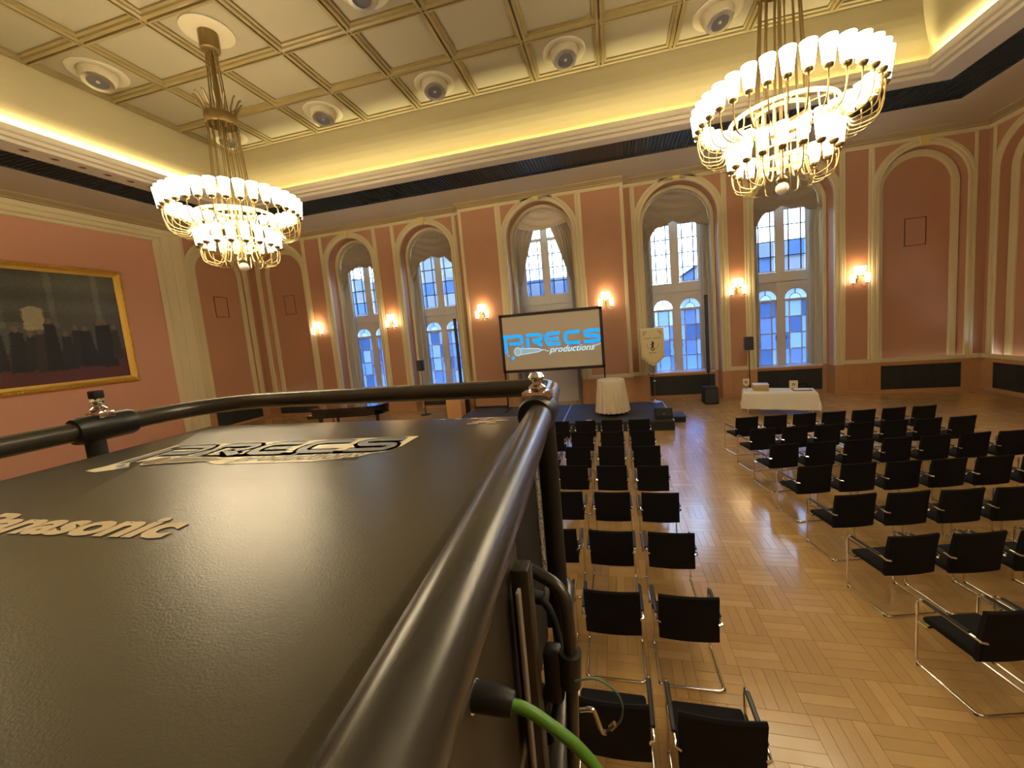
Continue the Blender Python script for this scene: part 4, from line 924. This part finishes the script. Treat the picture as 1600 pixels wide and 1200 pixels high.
def tagcard(label, loc, w_, h_, z_, ptd):
    t = thing('small_pennant', label, 'pennant', loc, TR, 'little cream pennants on the table')
    P_ = [(-w_ / 2, z_ + h_), (w_ / 2, z_ + h_), (w_ / 2, z_ + (.05 if ptd else 0)), (0, z_ - (.02 if ptd else 0)), (-w_ / 2, z_ + (.05 if ptd else 0))]
    mb = MB(); mb.prism(P_, -.01, -.004, 'xz'); c = mb.build('pennant', 'banner', t, smooth=0)
    mb = MB(); stroke_poly(mb, [(.03 * cos(2 * pi * i / 10), z_ + h_ * .5 + .03 * sin(2 * pi * i / 10)) for i in range(11)], .02, lambda a, b, c=0: (a, -.012, b)); mb.build('emblem', 'ink', c, smooth=0)
    mb = MB(); mb.tube([(0, 0, 0), (0, 0, z_ + h_)], .006, 6); mb.lathe([(0, 0), (.05, 0), (.05, .01), (0, .015)], n=12); mb.build('stand', 'steel', t)
tagcard('small cream pennant on a stand in front of the bottle', onT(.42, .155), .22, .24, .03, False)
tagcard('small cream pointed pennant at the left end of the table by the box', onT(-.86, .20), .19, .24, .10, True)
t = thing('equipment_bag', 'black bag on the floor behind the right end of the draped table', 'bag', (9.0, 15.1, 0))
mb = MB(); mb.cbox(-.28, -.18, 0, .28, .18, .45, .09, n=3); mb.build('bag_body', 'fabric', t); mb = MB(); mb.tube(smooth_path([(-.14, 0, .44), (-.10, 0, .58), (.10, 0, .58), (.14, 0, .44)], 4), .014, 6); mb.build('handle', 'fabric', t)

# ---------------------------------------------------------------- piano, lectern crate, stand at far left
t = thing('grand_piano', 'black grand piano on the floor near the second window, seen over the projector', 'piano', (-7.35, 12.9, 0), radians(6))
out = [(-1.3, -.75), (-1.3, .55), (-1.1, .75), (-.5, .78), (.2, .62), (.7, .35), (1.15, .25), (1.38, .0), (1.35, -.4), (1.15, -.65), (.8, -.75)]
mb = MB(); mb.prism(out, .62, .95, 'xy'); mb.build('case_body', 'piano', t, smooth=30); mb = MB(); mb.prism([(x * 1.015, y * 1.015) for x, y in out], .952, .975, 'xy'); mb.build('lid', 'piano', t, smooth=30)
for x, y in ((-1.1, -.55), (-1.1, .5), (1.0, -.2)): mb = MB(); mb.lathe([(.03, .05), (.05, .10), (.045, .2), (.09, .62)], (x, y, 0), 12); mb.lathe([(0, 0), (.035, .0), (.035, .05), (0, .05)], (x, y, 0), 10); mb.build('leg', 'piano', t)
mb = MB(); mb.cbox(-1.55, -.70, .60, -1.29, .55, .72, .01); mb.build('keybed', 'piano', t); mb = MB(); mb.box(-1.53, -.62, .72, -1.36, .48, .735); mb.build('keys', 'sill', t, smooth=0)
mb = MB(); mb.tube([(-1.0, 0, .62), (-.95, 0, .12)], .02, 6); mb.cbox(-1.1, -.08, .05, -.85, .08, .13, .01); mb.build('pedal_lyre', 'piano', t)
t = thing('lectern', 'light wooden lectern block left of the stage, behind the projector', 'lectern', (-3.28, 13.3, 0)); mb = MB(); mb.cbox(-.29, -.22, 0, .29, .22, .95, .01); mb.build('body', 'plywood', t); mb = MB(); mb.cbox(-.31, -.25, .95, .31, .25, .98, .008); mb.build('top', 'plywood', t)
t = thing('stage_rail', 'thin black upright and low rail at the left back of the stage', 'rail', (-2.2, 14.32, .304)); mb = MB(); mb.tube([(-.70, 0, 0), (-.70, 0, .55)], .025, 8); mb.build('upright', 'matte', t); mb = MB(); mb.tube([(-.70, 0, .06), (.68, 0, .06)], .035, 8); mb.build('rail', 'matte', t)

# ---------------------------------------------------------------- chairs
def make_chair(label, loc, rz, group):
    t = thing('cantilever_chair', label, 'chair', loc, rz, group)
    hw = .268; yf, yr = .25, -.25; za = .64; r = .0115
    path = []
    left = [(-hw, -.20, za - .005), (-hw, yf, za), (-hw, yf, r), (-hw, yr, r)]
    right = [(hw, yr, r), (hw, yf, r), (hw, yf, za), (hw, -.20, za - .005)]
    mb = MB(); mb.tube(fillet(left + right, .055, 4), r, 8); mb.build('tube_frame', 'chrome', t, smooth=60)
    rot = Matrix.Translation((0, 0, 0))
    mb = MB(); mb.cbox(-.245, -.205, .425, .245, .235, .475, .022, n=2); mb.build('seat', 'fabric', t, smooth=50)
    # curved backrest slab
    N = 8; vs = []; fs = []; rows = []
    prof = [(-.190, .44), (-.195, .43), (-.205, .46), (-.215, .60), (-.235, .78), (-.250, .885), (-.238, .895), (-.215, .885)]
    for i in range(N + 1):
        u = -1 + 2 * i / N; x = u * .25; dy = .018 * (u * u) ; e = .006 if abs(u) == 1 else 0
        th = [( -.185, .435), (-.21, .428), (-.225, .445), (-.238, .60), (-.258, .78), (-.275, .878), (-.262, .892), (-.242, .882), (-.222, .78), (-.200, .60), (-.186, .46)]
        rows.append([(x, y + dy, z) for y, z in th])
    L = len(rows[0]); vs = [p for r_ in rows for p in r_]
    for i in range(N):
        for j in range(L): k = (j + 1) % L; fs.append((i * L + j, i * L + k, (i + 1) * L + k, (i + 1) * L + j))
    fs.append(tuple(range(L))); fs.append(tuple(N * L + j for j in range(L - 1, -1, -1)))
    mb = MB(); mb.add(vs, fs); mb.build('backrest', 'fabric', t, smooth=50)
    for s in (-1, 1):
        mb = MB(); mb.cbox(s * hw - .017, -.16, za - .004, s * hw + .017, .20, za + .018, .008, n=1); mb.build('armrest', 'black', t)
        mb = MB(); mb.tube([(s * hw, -.19, za - .005), (s * hw, -.235, za - .008), (s * .235, -.25, za - .01)], .011, 6); mb.build('back_bracket', 'chrome', t)
        mb = MB(); mb.lathe([(.016, 0), (.016, .012), (0, .012)], (s * hw, yf - .02, .0), 8); mb.lathe([(.016, 0), (.016, .012), (0, .012)], (s * hw, yr + .03, .0), 8); mb.build('glide', 'black', t)
    mb = MB(); mb.tube([(-hw, .16, .42), (hw, .16, .42)], .010, 6); mb.tube([(-hw, .16, .42), (-hw, .235, .42)], .010, 6); mb.tube([(hw, .16, .42), (hw, .235, .42)], .010, 6); mb.tube([(-.2, -.15, .42), (-.2, .16, .42)], .009, 6); mb.tube([(.2, -.15, .42), (.2, .16, .42)], .009, 6)
    mb.build('seat_support', 'chrome', t)
    return t
ordn = ['first', 'second', 'third', 'fourth', 'fifth', 'sixth', 'seventh', 'eighth', 'ninth']
cx = [3.145, 2.485, 1.825, 1.165, .505]; chair0 = None
for r_ in range(8):
    yfr = 2.75 + 1.045 * r_
    for c, x in enumerate(cx):
        rowt = ordn[7 - r_] + ' row from the stage'
        lab = 'black left-block chair, %s, %s' % (rowt, 'at the aisle' if c == 0 else ordn[c] + ' seat from the aisle')
        loc = (x + random.uniform(-.008, .008), yfr - .25 + random.uniform(-.012, .012), 0); rz = radians(random.uniform(-.8, .8))
        if chair0 is None: chair0 = make_chair(lab, loc, rz, 'black chairs of the left block')
        else: dup(chair0, loc, rz, lab, 'black chairs of the left block')
th = radians(12.5); ry = [2.83, 3.84, 4.89, 5.85, 6.85, 7.92, 8.93, 9.89]; cnt = [1, 2, 4, 6, 7, 7, 7, 7]
for r_, y in enumerate(ry):
    fx = 5.14; cx0 = fx - (-.268 * cos(th) - .25 * sin(th)); cy0 = y - (-.268 * sin(th) + .25 * cos(th))
    for c in range(cnt[r_]):
        rowt = ordn[7 - r_] + ' row from the front'
        seat = 'at the aisle end' if c == 0 else ordn[c] + ' seat from the aisle'
        dup(chair0, (cx0 + .622 * c, cy0 + .097 * c, 0), th + radians(random.uniform(-1, 1)), 'black right-block chair, %s, %s' % (rowt, seat), 'black chairs of the right block')

# ---------------------------------------------------------------- projector on its tower, close to the camera
CZ = 3.08
t = thing('projector', 'large black projector case with printed logos in the foreground', 'projector', (1.90, .14, 2.56))
ox, oy, oz = 1.90, .14, 2.56
def L3(x, y, z): return (x - ox, y - oy, z - oz)
mb = MB(); a, b = L3(1.36, -.68, 2.58), L3(2.44, .965, CZ); mb.cbox(*a, *b, .030, n=5); mb.v = [((x + max(0, .825 - y) * .060) if x > 0 else x, y, z) for x, y, z in mb.v]; body = mb.build('housing', 'case', t, smooth=40)
mb = MB(); a, b = L3(2.438, -.4, 2.66), L3(2.446, .58, 3.02); mb.cbox(*a, *b, .008); mb.v = [(x + max(0, .825 - y) * .060 * (1 if x > 0 else 0), y, z) for x, y, z in mb.v]; mb.build('side_panel', 'side', t)
mb = MB(); a, b = L3(2.443, .585, 2.62), L3(2.468, .765, 3.055); mb.cbox(*a, *b, .006); mb.build('corner_cover', 'matte', t)
mb = MB(); a, b = L3(2.446, .77, 2.70), L3(2.462, .825, 3.05); mb.cbox(*a, *b, .004); v_ = mb.build('vent_strip', 'vent', t)
mb = MB()
for i in range(90):
    q = L3(2.4622, .773 + random.random() * .045, 2.72 + .0036 * i); mb.box(q[0], q[1], q[2], q[0] + .0006, q[1] + .003, q[2] + .003)
mb.build('vent_holes', 'matte', v_, smooth=0, kind='stuff')
# lettering on the lid
lk = radians(3.5)
logo(body, L3(1.555, .722, CZ + .0003), (cos(lk), sin(lk), 0), (-sin(lk), cos(lk), 0), (0, 0, 1), .0520, 'sticker_blue', 'sticker_brown', 'sticker_brown', 'sticker', back='sticker')
v2, f2, wd = text_mesh('Panasonic', 1.0, 0, .04, .98); k = .388 / wd
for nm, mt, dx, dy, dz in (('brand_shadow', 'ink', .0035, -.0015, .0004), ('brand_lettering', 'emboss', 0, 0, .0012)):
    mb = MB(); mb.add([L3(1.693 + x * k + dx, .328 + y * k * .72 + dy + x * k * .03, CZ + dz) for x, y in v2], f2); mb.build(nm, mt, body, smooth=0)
mb = MB()
for i, x in enumerate((2.18, 2.225, 2.27, 2.315)): q = L3(x, .925, CZ + .0005); mb.box(q[0], q[1], q[2], q[0] + .018, q[1] + .006, q[2] + .0004)
for x, y, w_ in ((2.29, .885, .045), (2.35, .895, .03), (2.28, .87, .03), (2.33, .872, .025)): q = L3(x, y, CZ + .0005); mb.box(q[0], q[1], q[2], q[0] + w_, q[1] + .005, q[2] + .0004)
mb.build('warning_print', 'sticker', body, smooth=0)
# feet, scratches
mb = MB()
for (x, y, l, an) in ((1.75, .275, .05, .1), (2.12, .17, .03, -.2), (1.97, .52, .06, .15), (2.16, .40, .012, .4), (2.0, .41, .02, 0)):
    q = L3(x, y, CZ + .0004); mb.add([(q[0], q[1], q[2]), (q[0] + l, q[1] + l * an, q[2]), (q[0] + l, q[1] + l * an + .0012, q[2]), (q[0], q[1] + .0012, q[2])], [(0, 1, 2, 3)])
mb.build('scratch', 'sticker_brown', body, smooth=0)
for sx in (1.45, 2.35):
    for sy in (-.5, .8): mb = MB(); mb.lathe([(.03, 0), (.03, .03), (0, .03)], L3(sx, sy, 2.555), 12); mb.build('foot', 'matte', t)

t = thing('rigging_frame', 'black tubular rigging frame with chrome couplers around the projector', 'rigging frame', (1.87, .15, 2.53))
ox, oy, oz = 1.87, .15, 2.53
TZ = 3.130
ringp = [(2.61, -.70, TZ), (2.467, 1.085, TZ), (1.24, 1.085, TZ), (1.24, -.70, TZ)]
pth = []
cp_ = [Vector(L3(*p)) for p in ringp]
def corner(p, a, b, r, n=8):
    a_ = (a - p).normalized(); b_ = (b - p).normalized(); c = p + a_ * r + b_ * r; out = []
    for k in range(n + 1):
        an = pi / 2 * k / n; out.append(c - b_ * r * cos(an) - a_ * r * sin(an))
    return out
pth = [cp_[0]] + corner(cp_[1], cp_[0], cp_[2], .075) + corner(cp_[2], cp_[1], cp_[3], .20) + [Vector(L3(1.24, .5, TZ)), cp_[3]]
mb = MB(); mb.tube(pth, .0255, 24); mb.build('top_rail', 'tube', t, smooth=60)
low = [Vector((p.x, p.y, L3(0, 0, 2.545)[2])) for p in pth]
mb = MB(); mb.tube(low, .0225, 16); mb.build('bottom_rail', 'tube', t, smooth=60)
mb = MB(); mb.tube([L3(1.24, -.70, TZ), L3(2.61, -.70, TZ)], .0255, 16); mb.build('rear_rail', 'tube', t, smooth=60)
for (x, y) in ((2.495, .78), (1.24, .74), (2.59, -.55), (1.24, -.55)):
    mb = MB(); mb.tube([L3(x, y, TZ), L3(x, y, 2.545)], .021, 16); mb.build('post', 'matte', t, smooth=60)
rY = Matrix.Rotation(pi / 2, 3, 'X')
for (x, y, l0, l1) in ((2.488, .76, -.035, .045), (1.24, .76, -.07, .06)):
    mb = MB(); mb.lathe([(.0256, l0), (.034, l0), (.0375, l0 + .01), (.0375, l1 - .01), (.034, l1), (.0256, l1)], L3(x, y, TZ), 24, axis=rY); mb.build('clamp_collar', 'black', t, smooth=40)
    mb = MB(); mb.cbox(*L3(x - .030, y - .018, TZ + .026), *L3(x + .030, y + .018, TZ + .044), .003); mb.build('coupler_base', 'chrome', t)
    mb = MB(); mb.lathe([(.0, 0), (.0165, 0), (.018, .003), (.018, .008), (.011, .014), (.010, .018), (.0105, .021), (.0165, .025), (.017, .029), (.011, .037), (0, .038)], L3(x, y, TZ + .044), 24); mb.build('conical_coupler', 'chrome', t, smooth=30)
mb = MB(); mb.cbox(*L3(1.228, .748, TZ + .081), *L3(1.252, .772, TZ + .103), .002); mb.build('rubber_cap', 'matte', t)
mb = MB(); mb.lathe([(.005, 0), (.011, 0), (.011, .006), (.005, .006), (.005, 0)], L3(1.262, .815, TZ + .018), 14, axis=Matrix.Rotation(radians(60), 3, 'Y')); mb.build('set_screw', 'chrome', t)

# support tower below
t = thing('support_tower', 'tubular metal tower that carries the projector, beside the left chair block', 'tower', (1.87, .1, 0))
ox, oy, oz = 1.87, .1, 0
for (x, y) in ((2.40, .60), (1.36, .60), (2.40, -.5), (1.36, -.5)):
    mb = MB(); mb.tube([L3(x, y, 0.02), L3(x, y, 2.50)], .024, 12); mb.build('leg', 'steel', t, smooth=60); mb = MB(); mb.lathe([(0, 0), (.06, 0), (.06, .012), (.02, .02), (0, .02)], L3(x, y, 0), 14); mb.build('foot_plate', 'steel', t)
mb = MB(); mb.box(*L3(1.30, -.6, 2.49), *L3(2.46, .72, 2.52)); mb.build('platform', 'matte', t, smooth=0)
for z in (.4, 1.4):
    for a, b in (((2.40, .60), (1.36, .60)), ((2.40, -.5), (1.36, -.5)), ((2.40, .60), (2.40, -.5)), ((1.36, .60), (1.36, -.5))):
        mb = MB(); mb.tube([L3(*a, z), L3(*b, z)], .018, 10); mb.build('crossbar', 'steel', t, smooth=60)
# hoop handle / hanging tube with clamp on the right side
t = thing('side_hoop', 'bent black tube with a sleeve clamp hanging beside the projector', 'tube', (2.53, .55, 2.80)); ox, oy, oz = 2.53, .55, 2.80
mb = MB(); mb.tube(fillet([L3(2.475, .60, 2.895), L3(2.548, .56, 2.888), L3(2.551, .55, 2.78), L3(2.533, .55, 2.45)], .035, 6), .0105, 14); mb.build('bent_tube', 'tube', t, smooth=60)
mb = MB(); mb.tube([L3(2.550, .55, 2.79), L3(2.546, .55, 2.735)], .0175, 16); mb.build('sleeve', 'black', t, smooth=50)
mb = MB(); mb.cbox(*L3(2.505, .54, 2.70), *L3(2.535, .57, 2.79), .008); mb.build('clamp_block', 'black', t)
mb = MB(); mb.tube([L3(2.52, .55, 2.745), L3(2.47, .55, 2.62)], .008, 8); mb.build('brace', 'matte', t)
mb = MB(); mb.cbox(*L3(2.478, .50, 2.60), *L3(2.506, .53, 2.955), .004); mb.build('bracket', 'side', t)
mb = MB(); mb.cbox(*L3(2.488, .486, 2.55), *L3(2.494, .50, 2.93), .002); mb.build('bracket_edge', 'vent', t)
t = thing('safety_wire', 'thin grey-green safety wire loop with a small shackle beside the projector', 'wire', (2.59, .5, 2.75)); ox, oy, oz = 2.59, .5, 2.75
mb = MB(); mb.tube(smooth_path([L3(2.562, .5, 2.79), L3(2.585, .5, 2.797), L3(2.60, .5, 2.795), L3(2.62, .5, 2.78), L3(2.627, .5, 2.757), L3(2.62, .5, 2.732), L3(2.60, .5, 2.715)], 5), .0015, 6); mb.build('wire', 'teal', t)
mb = MB(); mb.tube(smooth_path([L3(2.566, .5, 2.745), L3(2.583, .5, 2.748), L3(2.588, .5, 2.74), L3(2.595, .5, 2.716), L3(2.602, .5, 2.714)], 4), .0033, 8); mb.build('shackle', 'chrome', t)
mb = MB(); mb.tube([L3(2.608, .5, 2.722), L3(2.615, .5, 2.730)], .004, 8); mb.build('ferrule', 'brass', t)
t = thing('green_cable', 'thick green cable with a black plug leaving the projector side', 'cable', (2.50, .33, 2.93)); ox, oy, oz = 2.50, .33, 2.93
mb = MB(); mb.tube([L3(2.468, .33, 2.932), L3(2.486, .33, 2.932)], .0150, 18); mb.build('socket_ring', 'chrome', t, smooth=40)
mb = MB(); mb.tube([L3(2.484, .33, 2.932), L3(2.503, .33, 2.932), L3(2.519, .33, 2.930), L3(2.526, .33, 2.929)], [.0135, .0135, .0120, .0105], 18); mb.build('plug', 'black', t, smooth=40)
mb = MB(); mb.tube(smooth_path([L3(2.520, .33, 2.929), L3(2.54, .33, 2.925), L3(2.562, .33, 2.912), L3(2.59, .33, 2.890), L3(2.61, .33, 2.86), L3(2.63, .33, 2.80), L3(2.64, .33, 2.6), L3(2.62, .35, 1.6), L3(2.60, .4, .02), L3(2.2, .3, .012)], 7), .0058, 12); mb.build('cable', 'green', t, smooth=60)
t = thing('signal_cable', 'black cable with a plug curving down beside the vertical post', 'cable', (2.50, .6, 2.84)); ox, oy, oz = 2.50, .6, 2.84
mb = MB(); mb.tube([L3(2.470, .60, 2.845), L3(2.500, .60, 2.838)], .011, 12); mb.build('plug', 'black', t, smooth=50)
mb = MB(); mb.tube(smooth_path([L3(2.498, .60, 2.838), L3(2.512, .60, 2.815), L3(2.522, .60, 2.77), L3(2.522, .60, 2.70), L3(2.50, .6, 2.6), L3(2.49, .6, 2.54)], 6), .0065, 10); mb.build('cable', 'matte', t, smooth=60)

# ---------------------------------------------------------------- outside
t = thing('street_ground', 'paved street level outside the windows', 'ground', (0, 45, -1.2)); t['kind'] = 'structure'
mb = MB(); mb.box(-70, -27.2, -.1, 70, 40, 0); mb.build('paving', 'street', t, smooth=0)
def house(label, x0, x1, y, h, roof):
    t = thing('town_building', label, 'building', ((x0 + x1) / 2, y, -1.2)); w_ = (x1 - x0) / 2
    mb = MB(); mb.box(-w_, 0, 0, w_, 10, h); mb.build('walls', 'stone', t, smooth=0)
    mb = MB(); mb.prism([(-w_ - .3, h), (w_ + .3, h), (w_ * .55, h + roof), (-w_ * .55, h + roof)], -.2, 10, 'xz'); mb.build('roof', 'roof', t, smooth=0)
    nx = max(2, int(w_ * 2 / 3)); p0 = None
    for i in range(nx):
        for j in range(int(h / 3.2)):
            x = -w_ + (i + .5) * 2 * w_ / nx; z = 1.2 + j * 3.2
            if p0 is None: mb = MB(); mb.box(-.55, -.05, 0, .55, .03, 1.8); p0 = mb.build('window', 'darkpane', t, (x, 0, z), smooth=0)
            else: o = p0.copy(); COL.objects.link(o); o.location = (x, 0, z)
house('dark slate-roofed building outside the leftmost window', -60, -21, 40, 10.5, 2.5)
house('taller grey building outside the second window from the left', -20.6, -12, 40, 13.5, 2)
house('lower grey building outside beyond the centre windows', -11.5, 6, 48, 8.5, 2)
house('blue-grey building outside beyond the right windows', 11.5, 34, 44, 9.5, 1.6)
